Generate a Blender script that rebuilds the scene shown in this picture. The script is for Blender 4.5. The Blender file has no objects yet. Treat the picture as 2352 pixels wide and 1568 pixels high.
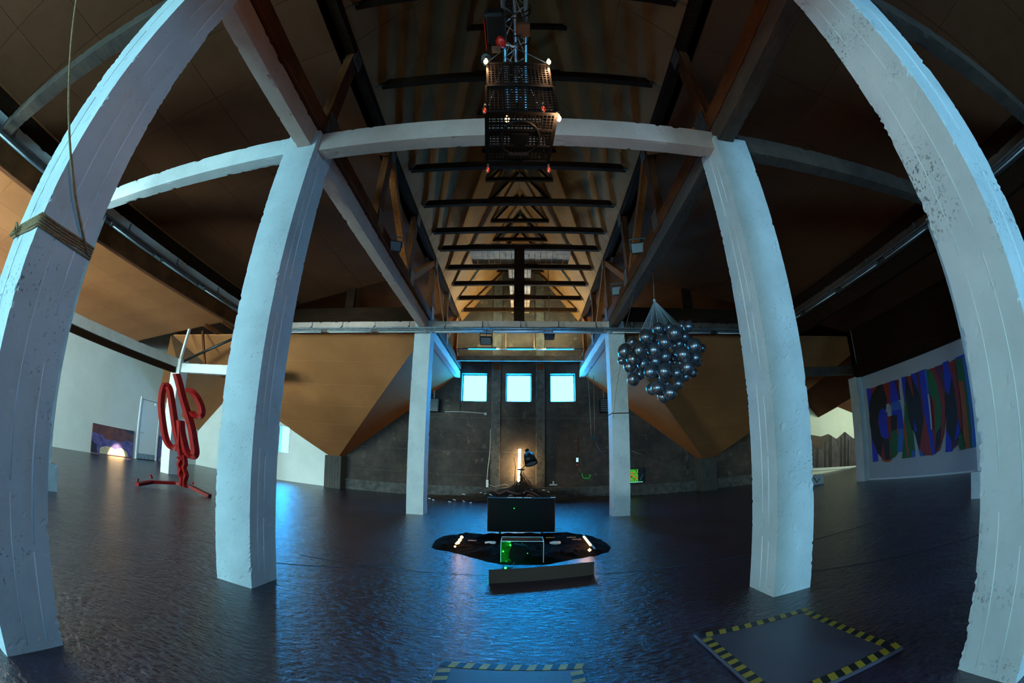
import bpy, bmesh, math, random
from mathutils import Vector, Matrix, noise
random.seed(7)
S = bpy.context.scene
C = S.collection

# ------------------------------------------------------------------ camera
F_PX, HCAM = 964.0, 1.55
CAM = Vector((0, 0, HCAM))
ROT = Matrix(((0.99968911, -0.00327971, 0.0247169),
              (0.02273841, -0.28679294, -0.9577227),
              (0.01022969, 0.95798698, -0.2866292)))
cd = bpy.data.cameras.new('camera'); cam = bpy.data.objects.new('camera', cd); C.objects.link(cam)
cam.matrix_world = Matrix.Translation(CAM) @ ROT.to_4x4()
cd.type = 'PANO'; cd.sensor_width = 36; cd.sensor_fit = 'HORIZONTAL'; cd.clip_start = 0.02
cy = cd.cycles if hasattr(cd, 'cycles') else cd
cy.panorama_type = 'FISHEYE_LENS_POLYNOMIAL'
cy.fisheye_fov = math.radians(230)
cy.fisheye_polynomial_k0 = 0; cy.fisheye_polynomial_k1 = -(2352 / 36) / F_PX
cy.fisheye_polynomial_k2 = 0; cy.fisheye_polynomial_k3 = 0; cy.fisheye_polynomial_k4 = 0
S.camera = cam

# ------------------------------------------------------------------ world, exposure
w = bpy.data.worlds.new('world'); S.world = w; w.use_nodes = True
w.node_tree.nodes['Background'].inputs[0].default_value = (0.35, 0.6, 0.8, 1)
w.node_tree.nodes['Background'].inputs[1].default_value = 0.02
S.view_settings.view_transform = 'Standard'; S.view_settings.look = 'None'
S.view_settings.exposure = 0.0; S.view_settings.gamma = 1.0; S.view_settings.use_curve_mapping = False
S.cycles.use_denoising = True
S.cycles.use_adaptive_sampling = True; S.cycles.adaptive_threshold = 0.06
S.cycles.max_bounces = 6; S.cycles.diffuse_bounces = 3; S.cycles.glossy_bounces = 3
S.cycles.transparent_max_bounces = 12; S.cycles.sample_clamp_indirect = 4.0
S.cycles.caustics_reflective = False; S.cycles.caustics_refractive = False

# daylight of the panes (radiance): the end wall, the wall behind the camera, the left wing
DAY_END = ((0.66, 34.0, 88.0), 1.0)
DAY_BACK = ((0.32, 0.80, 1.0), 37.0)
DAY_WING = ((0.62, 0.98, 0.98), 190.0)
DAY_RIGHT = ((0.22, 0.60, 1.0), 70.0)
DAY_LEFT = ((1.0, 0.90, 0.80), 5.0)  # left windows, tinted warm as added fill for the cyan shadows

# ------------------------------------------------------------------ pixel helpers (2352x1568 frame)
def ray(px, py):
    x, y = px - 1176, py - 784
    r = math.hypot(x, y) or 1e-9; th = r / F_PX; s = math.sin(th) / r
    return ROT @ Vector((x * s, -y * s, -math.cos(th)))
def onY(px, py, Y): d = ray(px, py); return CAM + d * (Y / d.y)
def onX(px, py, X): d = ray(px, py); return CAM + d * (X / d.x)
def onZ(px, py, Z=0.0): d = ray(px, py); return CAM + d * ((Z - HCAM) / d.z)

# ------------------------------------------------------------------ materials
def mat(name, col, rough=0.7, metal=0.0, var=None, vscale=4.0, bump=0.0, bscale=20.0, stretch=None, spots=None, spec=0.5):
    m = bpy.data.materials.new(name); m.use_nodes = True
    nt = m.node_tree; N = nt.nodes; L = nt.links
    b = N['Principled BSDF']
    b.inputs['Base Color'].default_value = (*col, 1); b.inputs['Roughness'].default_value = rough
    b.inputs['Metallic'].default_value = metal; b.inputs['Specular IOR Level'].default_value = spec
    tc = N.new('ShaderNodeTexCoord'); mp = N.new('ShaderNodeMapping')
    L.new(tc.outputs['Object'], mp.inputs[0])
    if stretch: mp.inputs['Scale'].default_value = stretch
    out = None
    if var:
        n = N.new('ShaderNodeTexNoise'); n.inputs['Scale'].default_value = vscale; n.inputs['Detail'].default_value = 4
        n.inputs['Roughness'].default_value = 0.65
        L.new(mp.outputs[0], n.inputs['Vector'])
        r = N.new('ShaderNodeValToRGB'); r.color_ramp.elements[0].position = 0.32; r.color_ramp.elements[1].position = 0.68
        r.color_ramp.elements[0].color = (*var, 1); r.color_ramp.elements[1].color = (*col, 1)
        L.new(n.outputs['Fac'], r.inputs[0]); out = r.outputs[0]
    if spots:
        scol, sscale, lo, hi = spots
        n2 = N.new('ShaderNodeTexNoise'); n2.inputs['Scale'].default_value = sscale; n2.inputs['Detail'].default_value = 3
        n2.inputs['Roughness'].default_value = 0.7
        L.new(mp.outputs[0], n2.inputs['Vector'])
        r2 = N.new('ShaderNodeMapRange'); r2.inputs['From Min'].default_value = lo; r2.inputs['From Max'].default_value = hi
        L.new(n2.outputs['Fac'], r2.inputs['Value'])
        mx = N.new('ShaderNodeMix'); mx.data_type = 'RGBA'
        L.new(r2.outputs[0], mx.inputs['Factor'])
        if out: L.new(out, mx.inputs['A'])
        else: mx.inputs['A'].default_value = (*col, 1)
        mx.inputs['B'].default_value = (*scol, 1); out = mx.outputs['Result']
    if out: L.new(out, b.inputs['Base Color'])
    if bump:
        n3 = N.new('ShaderNodeTexNoise'); n3.inputs['Scale'].default_value = bscale; n3.inputs['Detail'].default_value = 2
        L.new(mp.outputs[0], n3.inputs['Vector'])
        bp = N.new('ShaderNodeBump'); bp.inputs['Strength'].default_value = bump; bp.inputs['Distance'].default_value = 0.02
        L.new(n3.outputs['Fac'], bp.inputs['Height']); L.new(bp.outputs[0], b.inputs['Normal'])
    return m
def emit(name, col, strength):
    m = bpy.data.materials.new(name); m.use_nodes = True
    nt = m.node_tree; nt.nodes.clear()
    e = nt.nodes.new('ShaderNodeEmission'); e.inputs[0].default_value = (*col, 1); e.inputs[1].default_value = strength
    o = nt.nodes.new('ShaderNodeOutputMaterial'); nt.links.new(e.outputs[0], o.inputs[0])
    return m

M = {}
def concrete_paint(name, pit_lo):
    m = bpy.data.materials.new(name); m.use_nodes = True
    nt = m.node_tree; N = nt.nodes; L = nt.links; b = N['Principled BSDF']; b.inputs['Roughness'].default_value = 0.72
    tc = N.new('ShaderNodeTexCoord')
    def tex(scale, detail, rough=0.6):
        n = N.new('ShaderNodeTexNoise'); n.inputs['Scale'].default_value = scale; n.inputs['Detail'].default_value = detail
        n.inputs['Roughness'].default_value = rough; L.new(tc.outputs['Object'], n.inputs['Vector']); return n.outputs['Fac']
    def rng(v, a, b_, c=0.0, d=1.0):
        r = N.new('ShaderNodeMapRange'); r.inputs['From Min'].default_value = a; r.inputs['From Max'].default_value = b_
        r.inputs['To Min'].default_value = c; r.inputs['To Max'].default_value = d; L.new(v, r.inputs['Value']); return r.outputs[0]
    def mul(a, b_):
        x = N.new('ShaderNodeMath'); x.operation = 'MULTIPLY'; L.new(a, x.inputs[0]); L.new(b_, x.inputs[1]); return x.outputs[0]
    where = rng(tex(1.7, 3), 0.48, 0.66)
    pit = mul(rng(tex(42, 3, 0.55), pit_lo, pit_lo + 0.07), where)
    base = N.new('ShaderNodeValToRGB'); e = base.color_ramp.elements
    e[0].position = 0.3; e[0].color = (0.56, 0.555, 0.54, 1); e[1].position = 0.7; e[1].color = (0.70, 0.695, 0.675, 1)
    L.new(tex(2.0, 4), base.inputs[0])
    mx = N.new('ShaderNodeMix'); mx.data_type = 'RGBA'; L.new(pit, mx.inputs['Factor']); L.new(base.outputs[0], mx.inputs['A'])
    mx.inputs['B'].default_value = (0.26, 0.24, 0.225, 1); L.new(mx.outputs['Result'], b.inputs['Base Color'])
    b1 = N.new('ShaderNodeBump'); b1.inputs['Strength'].default_value = 0.25; b1.inputs['Distance'].default_value = 0.01; L.new(tex(55, 2), b1.inputs['Height'])
    b2 = N.new('ShaderNodeBump'); b2.invert = True; b2.inputs['Strength'].default_value = 0.9; b2.inputs['Distance'].default_value = 0.012
    L.new(pit, b2.inputs['Height']); L.new(b1.outputs[0], b2.inputs['Normal']); L.new(b2.outputs[0], b.inputs['Normal'])
    return m
M['white_concrete'] = concrete_paint('white_painted_concrete', 0.635)
M['warm_concrete'] = mat('warm_painted_concrete', (0.66, 0.44, 0.36), 0.75, var=(0.55, 0.35, 0.28), vscale=2.2, bump=0.3, bscale=45)  # pinkish colour stands in for warm bounce light on the pale beams
M['ridge'] = mat('ridge_paint', (0.93, 0.93, 0.92), 0.6)  # brightened so the form ridges seem to catch the window light
M['pitted_concrete'] = concrete_paint('pitted_painted_concrete', 0.57)
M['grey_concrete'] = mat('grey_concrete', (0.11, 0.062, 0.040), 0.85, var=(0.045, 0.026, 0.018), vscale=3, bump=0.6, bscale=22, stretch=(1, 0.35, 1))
M['dark_concrete'] = mat('dark_concrete', (0.086, 0.058, 0.046), 0.85, var=(0.028, 0.019, 0.017), vscale=1.1, bump=0.4, bscale=18, spots=((0.19, 0.125, 0.095), 2.6, 0.60, 0.80))
M['pilaster'] = mat('pilaster_concrete', (0.12, 0.105, 0.095), 0.85, var=(0.04, 0.036, 0.034), vscale=5, bump=0.5, bscale=25)
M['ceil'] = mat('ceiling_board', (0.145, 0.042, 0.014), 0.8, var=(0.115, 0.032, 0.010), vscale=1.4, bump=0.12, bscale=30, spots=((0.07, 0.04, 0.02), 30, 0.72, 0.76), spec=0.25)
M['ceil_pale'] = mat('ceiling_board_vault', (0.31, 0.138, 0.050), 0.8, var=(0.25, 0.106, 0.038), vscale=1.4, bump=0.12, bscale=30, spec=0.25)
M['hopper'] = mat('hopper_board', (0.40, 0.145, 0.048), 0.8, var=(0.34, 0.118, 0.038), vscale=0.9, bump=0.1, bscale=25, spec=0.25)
M['timber'] = mat('brown_timber', (0.17, 0.045, 0.011), 0.7, var=(0.07, 0.018, 0.005), vscale=5, bump=0.3, bscale=30, stretch=(3, 0.4, 0.5), spec=0.15)
M['timber_red'] = mat('orange_timber', (0.42, 0.11, 0.022), 0.65, var=(0.22, 0.05, 0.01), vscale=5, bump=0.25, bscale=30, stretch=(3, 3, 0.3), spec=0.15)
M['timber_dark'] = mat('dark_timber', (0.032, 0.012, 0.005), 0.8, var=(0.014, 0.006, 0.003), vscale=5, bump=0.3, bscale=30, stretch=(0.4, 3, 3), spec=0.06)
M['plank'] = mat('pale_plank', (0.36, 0.20, 0.11), 0.75, var=(0.16, 0.08, 0.05), vscale=4, bump=0.2, bscale=20)
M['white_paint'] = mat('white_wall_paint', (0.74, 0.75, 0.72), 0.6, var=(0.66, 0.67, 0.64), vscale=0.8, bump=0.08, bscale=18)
M['mural_wall'] = mat('mural_wall_paint', (0.46, 0.44, 0.45), 0.65, var=(0.40, 0.385, 0.395), vscale=0.8, bump=0.08, bscale=18)  # white wall, greyed in its colour to stand for the shade there
M['steel'] = mat('galvanised_steel', (0.34, 0.35, 0.36), 0.4, 0.9, var=(0.2, 0.2, 0.21), vscale=8)
M['alu'] = mat('aluminium_tube', (0.62, 0.60, 0.58), 0.3, 1.0)
M['black'] = mat('black_plastic', (0.006, 0.006, 0.007), 0.45)
M['crate'] = mat('crate_plastic', (0.003, 0.003, 0.003), 0.5, spec=0.10)
M['black_gloss'] = mat('black_screen', (0.002, 0.002, 0.003), 0.35, spec=0.08)
M['white_plastic'] = mat('white_enamel', (0.72, 0.74, 0.75), 0.35)
M['red_metal'] = mat('red_painted_steel', (0.19, 0.004, 0.004), 0.5, var=(0.09, 0.003, 0.003), vscale=6, spec=0.15)
M['red_gloss'] = mat('red_plastic', (0.55, 0.015, 0.01), 0.3)
M['rope'] = mat('hemp_rope', (0.40, 0.22, 0.10), 0.9, var=(0.2, 0.10, 0.04), vscale=40)
M['lens'] = mat('lamp_lens', (0.12, 0.125, 0.14), 0.3)
M['rope_white'] = mat('white_string', (0.55, 0.58, 0.58), 0.8)
M['balloon'] = mat('chrome_black_balloon', (0.26, 0.26, 0.29), 0.27, 0.8)
M['soil'] = mat('black_soil', (0.006, 0.004, 0.003), 0.95, var=(0.002, 0.0015, 0.0015), vscale=20, bump=1.0, bscale=40, spec=0.05)
M['rock'] = mat('black_rock', (0.004, 0.004, 0.004), 0.8, bump=0.6, bscale=15, spec=0.08)
M['card'] = mat('brown_cardboard', (0.060, 0.027, 0.012), 0.8, var=(0.05, 0.021, 0.009), vscale=3)
M['twig'] = mat('dark_twig', (0.06, 0.03, 0.014), 0.9, var=(0.02, 0.011, 0.007), vscale=20)
M['branch_pink'] = mat('peeled_branch', (0.26, 0.085, 0.06), 0.7, var=(0.14, 0.045, 0.03), vscale=12, bump=0.3, bscale=30)
M['paper'] = mat('white_scrap', (0.7, 0.72, 0.74), 0.6)
M['tape_y'] = mat('yellow_tape', (0.40, 0.26, 0.015), 0.5)
M['tape_k'] = mat('black_tape', (0.006, 0.006, 0.007), 0.5)
M['hatch'] = mat('grey_hatch', (0.082, 0.064, 0.085), 0.42, var=(0.068, 0.054, 0.072), vscale=2, bump=0.08, bscale=30, spots=((0.02, 0.02, 0.025), 4, 0.70, 0.72))
M['pedestal'] = mat('boarded_concrete', (0.10, 0.088, 0.078), 0.85, var=(0.03, 0.027, 0.025), vscale=5, bump=0.4, bscale=20, stretch=(6, 6, 0.4))
M['glass'] = None

# floor: painted concrete, trowelled, worn, glossy
def floor_material():
    m = bpy.data.materials.new('painted_floor'); m.use_nodes = True
    nt = m.node_tree; N = nt.nodes; L = nt.links; b = N['Principled BSDF']
    tc = N.new('ShaderNodeTexCoord')
    def tex(scale, detail, sc=(1, 1, 1), rough=0.6):
        mp = N.new('ShaderNodeMapping'); mp.inputs['Scale'].default_value = sc; L.new(tc.outputs['Object'], mp.inputs[0])
        n = N.new('ShaderNodeTexNoise'); n.inputs['Scale'].default_value = scale; n.inputs['Detail'].default_value = detail
        n.inputs['Roughness'].default_value = rough; n.inputs['Distortion'].default_value = 0.6
        L.new(mp.outputs[0], n.inputs['Vector']); return n.outputs['Fac']
    r = N.new('ShaderNodeValToRGB'); e = r.color_ramp.elements
    e[0].position = 0.3; e[0].color = (0.016, 0.008, 0.016, 1); e[1].position = 0.7; e[1].color = (0.042, 0.021, 0.045, 1)
    L.new(tex(0.9, 5), r.inputs[0])
    sp = N.new('ShaderNodeMapRange'); sp.inputs['From Min'].default_value = 0.70; sp.inputs['From Max'].default_value = 0.74
    L.new(tex(3.2, 4, (1, 1.6, 1), 0.7), sp.inputs['Value'])
    mx = N.new('ShaderNodeMix'); mx.data_type = 'RGBA'; L.new(sp.outputs[0], mx.inputs['Factor'])
    L.new(r.outputs[0], mx.inputs['A']); mx.inputs['B'].default_value = (0.008, 0.008, 0.010, 1)
    L.new(mx.outputs['Result'], b.inputs['Base Color'])
    rr = N.new('ShaderNodeMapRange'); rr.inputs['To Min'].default_value = 0.17; rr.inputs['To Max'].default_value = 0.30
    L.new(tex(2.5, 2), rr.inputs['Value']); L.new(rr.outputs[0], b.inputs['Roughness'])
    prev = None
    for (sc, det, st, strength, dist) in ((3.0, 2, (1, 1.8, 1), 0.5, 0.024), (11, 5, (1, 2.0, 1), 0.95, 0.018), (40, 2, (1, 1.7, 1), 0.35, 0.004)):
        bp = N.new('ShaderNodeBump'); bp.inputs['Strength'].default_value = strength; bp.inputs['Distance'].default_value = dist
        L.new(tex(sc, det, st, 0.65), bp.inputs['Height'])
        if prev: L.new(prev, bp.inputs['Normal'])
        prev = bp.outputs[0]
    L.new(prev, b.inputs['Normal'])
    b.inputs['IOR'].default_value = 1.85; b.inputs['Specular IOR Level'].default_value = 0.5
    return m
M['floor'] = floor_material()
def glass_material():
    m = bpy.data.materials.new('acrylic'); m.use_nodes = True
    nt = m.node_tree; N = nt.nodes; L = nt.links; N.clear()
    t = N.new('ShaderNodeBsdfTransparent'); t.inputs[0].default_value = (0.86, 0.93, 0.93, 1)
    g = N.new('ShaderNodeBsdfGlossy'); g.inputs['Roughness'].default_value = 0.05
    f = N.new('ShaderNodeFresnel'); f.inputs[0].default_value = 1.5
    x = N.new('ShaderNodeMixShader'); o = N.new('ShaderNodeOutputMaterial')
    L.new(f.outputs[0], x.inputs[0]); L.new(t.outputs[0], x.inputs[1]); L.new(g.outputs[0], x.inputs[2]); L.new(x.outputs[0], o.inputs[0])
    return m
M['glass'] = glass_material()
M['day_end'] = emit('daylight_end', *DAY_END); M['day_back'] = emit('daylight_back', *DAY_BACK); M['day_wing'] = emit('daylight_wing', *DAY_WING); M['day_right'] = emit('daylight_right', *DAY_RIGHT); M['day_left'] = emit('daylight_left', *DAY_LEFT)

# ------------------------------------------------------------------ mesh building
class MB:
    def __init__(s): s.bm = bmesh.new()
    def box(s, x0, x1, y0, y1, z0, z1, mtx=None, bevel=0.0):
        sub = bmesh.new()
        vs = [sub.verts.new((x, y, z)) for x in (x0, x1) for y in (y0, y1) for z in (z0, z1)]
        for f in ((0, 1, 3, 2), (4, 6, 7, 5), (0, 4, 5, 1), (2, 3, 7, 6), (0, 2, 6, 4), (1, 5, 7, 3)): sub.faces.new([vs[i] for i in f])
        if bevel: bmesh.ops.bevel(sub, geom=sub.edges[:], offset=bevel, segments=1, affect='EDGES')
        if mtx: sub.transform(mtx)
        s.merge(sub); return s
    def merge(s, sub):
        bmesh.ops.recalc_face_normals(sub, faces=sub.faces[:])
        me = bpy.data.meshes.new('t'); sub.to_mesh(me); s.bm.from_mesh(me); bpy.data.meshes.remove(me); sub.free()
    def bar(s, a, b, wd, ht, up=(0, 0, 1)):       # rectangular bar from a to b
        a, b = Vector(a), Vector(b); d = (b - a); ln = d.length; d.normalize()
        up = Vector(up)
        if abs(d.dot(up)) > 0.98: up = Vector((0, 1, 0))
        x = d.cross(up).normalized(); z = x.cross(d)
        m = Matrix.Translation(a) @ Matrix((x, d, z)).transposed().to_4x4()
        return s.box(-wd / 2, wd / 2, 0, ln, -ht / 2, ht / 2, m)
    def tube(s, pts, r, seg=8, closed=False, r1=None):
        pts = [Vector(p) for p in pts]; n = len(pts); sub = bmesh.new(); rings = []
        prev = None
        for i, p in enumerate(pts):
            t = (pts[(i + 1) % n] - pts[i - 1]) if closed else (pts[min(i + 1, n - 1)] - pts[max(i - 1, 0)])
            t.normalize()
            if prev is None:
                u = t.cross(Vector((0, 0, 1)) if abs(t.z) < 0.9 else Vector((1, 0, 0)))
            else: u = prev - t * prev.dot(t)
            u.normalize(); prev = u; v = t.cross(u)
            rr = r if r1 is None else r + (r1 - r) * i / max(1, n - 1)
            rings.append([sub.verts.new(p + (u * math.cos(k * 2 * math.pi / seg) + v * math.sin(k * 2 * math.pi / seg)) * rr) for k in range(seg)])
        for i in range(n if closed else n - 1):
            A, B = rings[i], rings[(i + 1) % n]
            for k in range(seg): sub.faces.new((A[k], A[(k + 1) % seg], B[(k + 1) % seg], B[k]))
        if not closed: sub.faces.new(rings[0][::-1]); sub.faces.new(rings[-1])
        for f in sub.faces: f.smooth = True
        s.merge(sub); return s
    def lathe(s, prof, mtx=None, seg=16, cap=True):
        sub = bmesh.new(); rings = []
        for (r, z) in prof:
            rings.append([sub.verts.new((r * math.cos(k * 2 * math.pi / seg), r * math.sin(k * 2 * math.pi / seg), z)) for k in range(seg)])
        for A, B in zip(rings, rings[1:]):
            for k in range(seg): sub.faces.new((A[k], A[(k + 1) % seg], B[(k + 1) % seg], B[k]))
        if cap: sub.faces.new(rings[0][::-1]); sub.faces.new(rings[-1])
        for f in sub.faces: f.smooth = len(f.verts) == 4
        if mtx: sub.transform(mtx)
        s.merge(sub); return s
    def poly(s, pts, thick):                      # extruded polygon
        sub = bmesh.new(); pts = [Vector(p) for p in pts]; t = Vector(thick)
        a = [sub.verts.new(p) for p in pts]; b = [sub.verts.new(p + t) for p in pts]; n = len(pts)
        sub.faces.new(a); sub.faces.new(b[::-1])
        for i in range(n): sub.faces.new((a[i], b[i], b[(i + 1) % n], a[(i + 1) % n]))
        s.merge(sub); return s
    def build(s, name, m, parent=None):
        me = bpy.data.meshes.new(name); s.bm.to_mesh(me); s.bm.free()
        me.materials.append(M[m] if isinstance(m, str) else m)
        o = bpy.data.objects.new(name, me); C.objects.link(o)
        if parent:
            o.parent = parent; o.matrix_parent_inverse = Matrix.Translation(-parent.location)
        return o
def tag(o, label=None, cat=None, group=None, kind=None):
    if label: o['label'] = label
    if cat: o['category'] = cat
    if group: o['group'] = group
    if kind: o['kind'] = kind
    return o
def thing(name, loc, label, cat, group=None):
    o = bpy.data.objects.new(name, None); C.objects.link(o); o.location = loc; o.empty_display_size = 0.1
    return tag(o, label, cat, group)
def linkcopy(src, parent, loc):
    c = src.copy(); C.objects.link(c); c.parent = parent; c.matrix_parent_inverse = Matrix.Identity(4); c.location = loc
    return c

def rough_prism(a0, a1, b0, b1, l0, l1, axis, step=0.05, chip=0.025, seed=0, ridges=(), pits=0.006):
    """rough cast concrete bar: section a x b, length l along axis 'z','y' or 'x'; chipped arrises, pits, board ridges"""
    bm = bmesh.new()
    per = []; na = max(2, round((a1 - a0) / step)); nb = max(2, round((b1 - b0) / step))
    for i in range(na): per.append((a0 + (a1 - a0) * i / na, b0, 0))
    for i in range(nb): per.append((a1, b0 + (b1 - b0) * i / nb, 1))
    for i in range(na): per.append((a1 - (a1 - a0) * i / na, b1, 2))
    for i in range(nb): per.append((a0, b1 - (b1 - b0) * i / nb, 3))
    nl = max(1, round((l1 - l0) / step)); ca, cb = (a0 + a1) / 2, (b0 + b1) / 2
    rings = []
    for j in range(nl + 1):
        l = l0 + (l1 - l0) * j / nl; ring = []
        for (a, b, side) in per:
            ea = min(abs(a - a0), abs(a - a1)); eb = min(abs(b - b0), abs(b - b1)); e = max(ea, eb)
            q = Vector((a * 9 + seed * 7.1, b * 9, l * 9))
            n1 = noise.noise(q); n2 = noise.noise(q * 0.33 + Vector((5, 5, 5))); n3 = noise.noise(q * 2.7)
            d = 0.0015 * n1 + 0.0012 * n3
            if e < 0.05:
                k = 1 - e / 0.05; n4 = noise.noise(q * 3.4 + Vector((9, 1, 4)))
                d -= k * chip * min(1.0, max(0.06, n4 * 0.8 + n2 * 0.9 - 0.22))
            if pits: d -= pits * max(0, n3 + n1 - 0.62) * 5
            da = db = 0.0
            if abs(a - a0) < 1e-6: da = -1
            elif abs(a - a1) < 1e-6: da = 1
            if abs(b - b0) < 1e-6: db = -1
            elif abs(b - b1) < 1e-6: db = 1
            A_, B_ = a + da * d, b + db * d
            ring.append(bm.verts.new({'z': (A_, B_, l), 'y': (A_, l, B_), 'x': (l, A_, B_)}[axis]))
        rings.append(ring)
    n = len(per)
    for A, B in zip(rings, rings[1:]):
        for k in range(n): bm.faces.new((A[k], A[(k + 1) % n], B[(k + 1) % n], B[k]))
    bm.faces.new(rings[0][::-1]); bm.faces.new(rings[-1])
    bmesh.ops.recalc_face_normals(bm, faces=bm.faces[:])
    mb = MB(); mb.bm.free(); mb.bm = bm
    return mb

# ================================================================== THE SETTING
YB, YE = -6.0, 18.6          # wall behind the camera, end wall
XL, XR = -17.8, 12.3         # left wing wall, mural wall
XC = -0.1
def struct(o): o['kind'] = 'structure'; return o

fl = MB().box(-18.2, 20.4, -6.4, 19.0, -0.2, 0.0).build('floor', 'floor'); struct(fl)
# saw-cut joints of the floor slab, as thin dark strips let into the paint
jm = mat('floor_joint', (0.012, 0.012, 0.015), 0.7)
for (a, b) in (((-3.2, 5.6), (6.2, 5.75)), ((-6.0, 12.0), (-0.9, 11.7)), ((2.75, 4.6), (7.5, 2.3)), ((-3.4, 4.8), (-1.6, 5.75))):
    MB().bar((*a, 0.0), (*b, 0.0), 0.014, 0.004).build('joint', jm, fl)

# --- end wall (dark concrete middle) with three windows
wins = [(-2.74, -1.59), (-0.73, 0.42), (1.26, 2.40)]
WZ0, WZ1 = 4.32, 5.60
we = thing('wall_end', (0, YE, 0), None, None); struct(we)
xs = [-8.95] + [v for p in wins for v in p] + [13.2]
for i in range(0, len(xs) - 1):
    if i % 2 == 0: MB().box(xs[i], xs[i + 1], YE, YE + 0.4, 0, 12.2).build('wall_bay', 'dark_concrete', we)
    else:
        MB().box(xs[i], xs[i + 1], YE, YE + 0.4, 0, WZ0).build('wall_bay', 'dark_concrete', we)
        MB().box(xs[i], xs[i + 1], YE, YE + 0.4, WZ1, 12.2).build('wall_bay', 'dark_concrete', we)
for x0, x1 in ((-1.37, -0.96), (0.62, 1.02)):
    MB().box(x0, x1, YE - 0.10, YE + 0.01, 0, 11, bevel=0.015).build('pilaster', 'pilaster', we)
    MB().box(x0 + 0.06, x1 - 0.06, YE - 0.13, YE - 0.09, 5.75, 6.0).build('steel_plate', 'timber', we)
for z in (1.0, 2.05, 3.55, 6.0):
    MB().box(-8.9, 13.1, YE - 0.016, YE + 0.01, z, z + 0.022).build('pour_line', 'pilaster', we)
sk = MB().box(-8.1, 13.1, YE - 0.14, YE + 0.02, 0, 0.50, bevel=0.02).build('baseboard_end', 'pilaster'); struct(sk)
for i, (x0, x1) in enumerate(wins):
    W = thing('window_%d' % (i + 1), ((x0 + x1) / 2, YE, WZ0), None, None); struct(W)
    MB().box(x0, x1, YE + 0.37, YE + 0.39, WZ0, WZ1).build('pane', 'day_end', W)
    for a in (x0, x1 - 0.05): MB().box(a, a + 0.05, YE + 0.30, YE + 0.365, WZ0, WZ1).build('frame_side', 'white_plastic', W)
    for a in (WZ0, WZ1 - 0.05): MB().box(x0, x1, YE + 0.30, YE + 0.365, a, a + 0.05).build('frame_rail', 'white_plastic', W)
    for a in (0.36, 0.66): MB().lathe([(0.012, 0), (0.012, 0.02)], Matrix.Translation((x0 + a * (x1 - x0), YE + 0.365, (WZ0 + WZ1) / 2 - 0.01)) @ Matrix.Rotation(math.pi / 2, 4, 'X'), 8).build('fixing', 'black', W)

# --- white end wall of the left wing with a narrow window, and of the right wing
wl = thing('wall_end_left', (-13, YE, 0), None, None); struct(wl)
for x0, x1, z0, z1 in ((XL - .3, -11.95, 0, 7), (-11.40, -8.95, 0, 7), (-11.95, -11.40, 0, 1.40), (-11.95, -11.40, 2.68, 7)):
    MB().box(x0, x1, YE, YE + 0.4, z0, z1).build('wall_bay', 'white_paint', wl)
W = thing('window_4', (-11.7, YE, 1.4), None, None); struct(W)
MB().box(-11.95, -11.40, YE + 0.2, YE + 0.22, 1.40, 2.68).build('pane', 'day_end', W)
wr = MB().box(13.2, 20.4, YE, YE + 0.4, 0, 7).build('wall_end_right', 'white_paint'); struct(wr)
wx = MB().box(20.0, 20.4, 11.5, YE + 0.4, 0, 7).build('wall_right_far', 'white_paint'); struct(wx)
# --- left wing wall, mural wall
o = MB().box(XL - 0.3, XL, YB, YE + 0.3, 0, 7.0).build('wall_left', 'white_paint'); struct(o)
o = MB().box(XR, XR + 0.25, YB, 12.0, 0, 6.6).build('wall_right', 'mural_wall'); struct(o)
o = MB().box(XR, 20.4, 11.75, 12.0, 0, 6.6).build('wall_right_return', 'white_paint'); struct(o)
o = MB().box(XR - 0.03, XR - 0.001, -5.9, 11.7, 3.72, 6.3).build('wall_right_upper', 'timber_dark'); struct(o)  # dark board added so the wall above the beam stays black
o = MB().box(XR - 0.012, XR - 0.001, -5, 11.9, 0.0, 0.05).build('baseboard_right', 'white_paint'); struct(o)
# --- wall behind the camera with the windows that light the hall
bw = thing('wall_back', (0, YB, 0), None, None); struct(bw)
backw = [(-16.5, -14.3), (-12.4, -9.6), (-7.9, -3.5), (3.7, 4.7)]
BZ0, BZ1 = 1.1, 3.4
ex = [XL - .3] + [v for p in backw for v in p] + [XR + .3]
for i in range(len(ex) - 1):
    BZ0, BZ1 = (0.8, 2.7) if i < 4 else (1.1, 3.4)
    if i % 2 == 0: MB().box(ex[i], ex[i + 1], YB - 0.4, YB, 0, 12.2).build('wall_bay', 'dark_concrete', bw)
    else:
        MB().box(ex[i], ex[i + 1], YB - 0.4, YB, 0, BZ0).build('wall_bay', 'dark_concrete', bw)
        MB().box(ex[i], ex[i + 1], YB - 0.4, YB, BZ1, 12.2).build('wall_bay', 'dark_concrete', bw)
for i, (x0, x1) in enumerate(backw):
    BZ0, BZ1 = (0.8, 2.7) if i < 2 else (1.1, 3.4)
    W = thing('window_%d' % (5 + i), ((x0 + x1) / 2, YB, BZ0), None, None); struct(W)
    MB().box(x0, x1, YB - 0.32, YB - 0.30, BZ0, BZ1).build('pane', ('day_wing', 'day_wing', 'day_back', 'day_right')[i], W)
    n = max(1, round((x1 - x0) / 1.0))
    for k in range(n + 1):
        x = x0 + (x1 - x0) * k / n; MB().box(x - 0.03, x + 0.03, YB - 0.29, YB - 0.22, BZ0, BZ1).build('mullion', 'white_plastic', W)
o = MB().box(-8.75, -8.6, YB, -0.4, 0, 5.3).build('wall_partition', 'white_paint'); struct(o)  # unseen wall added to keep the wing's daylight off the right side
# unseen wall added over the aisle to keep window light off the cross beam
o = MB().box(-2.9, 2.6, -0.7, -0.5, 4.25, 8.0).build('wall_lintel', 'dark_concrete'); struct(o)
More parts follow.
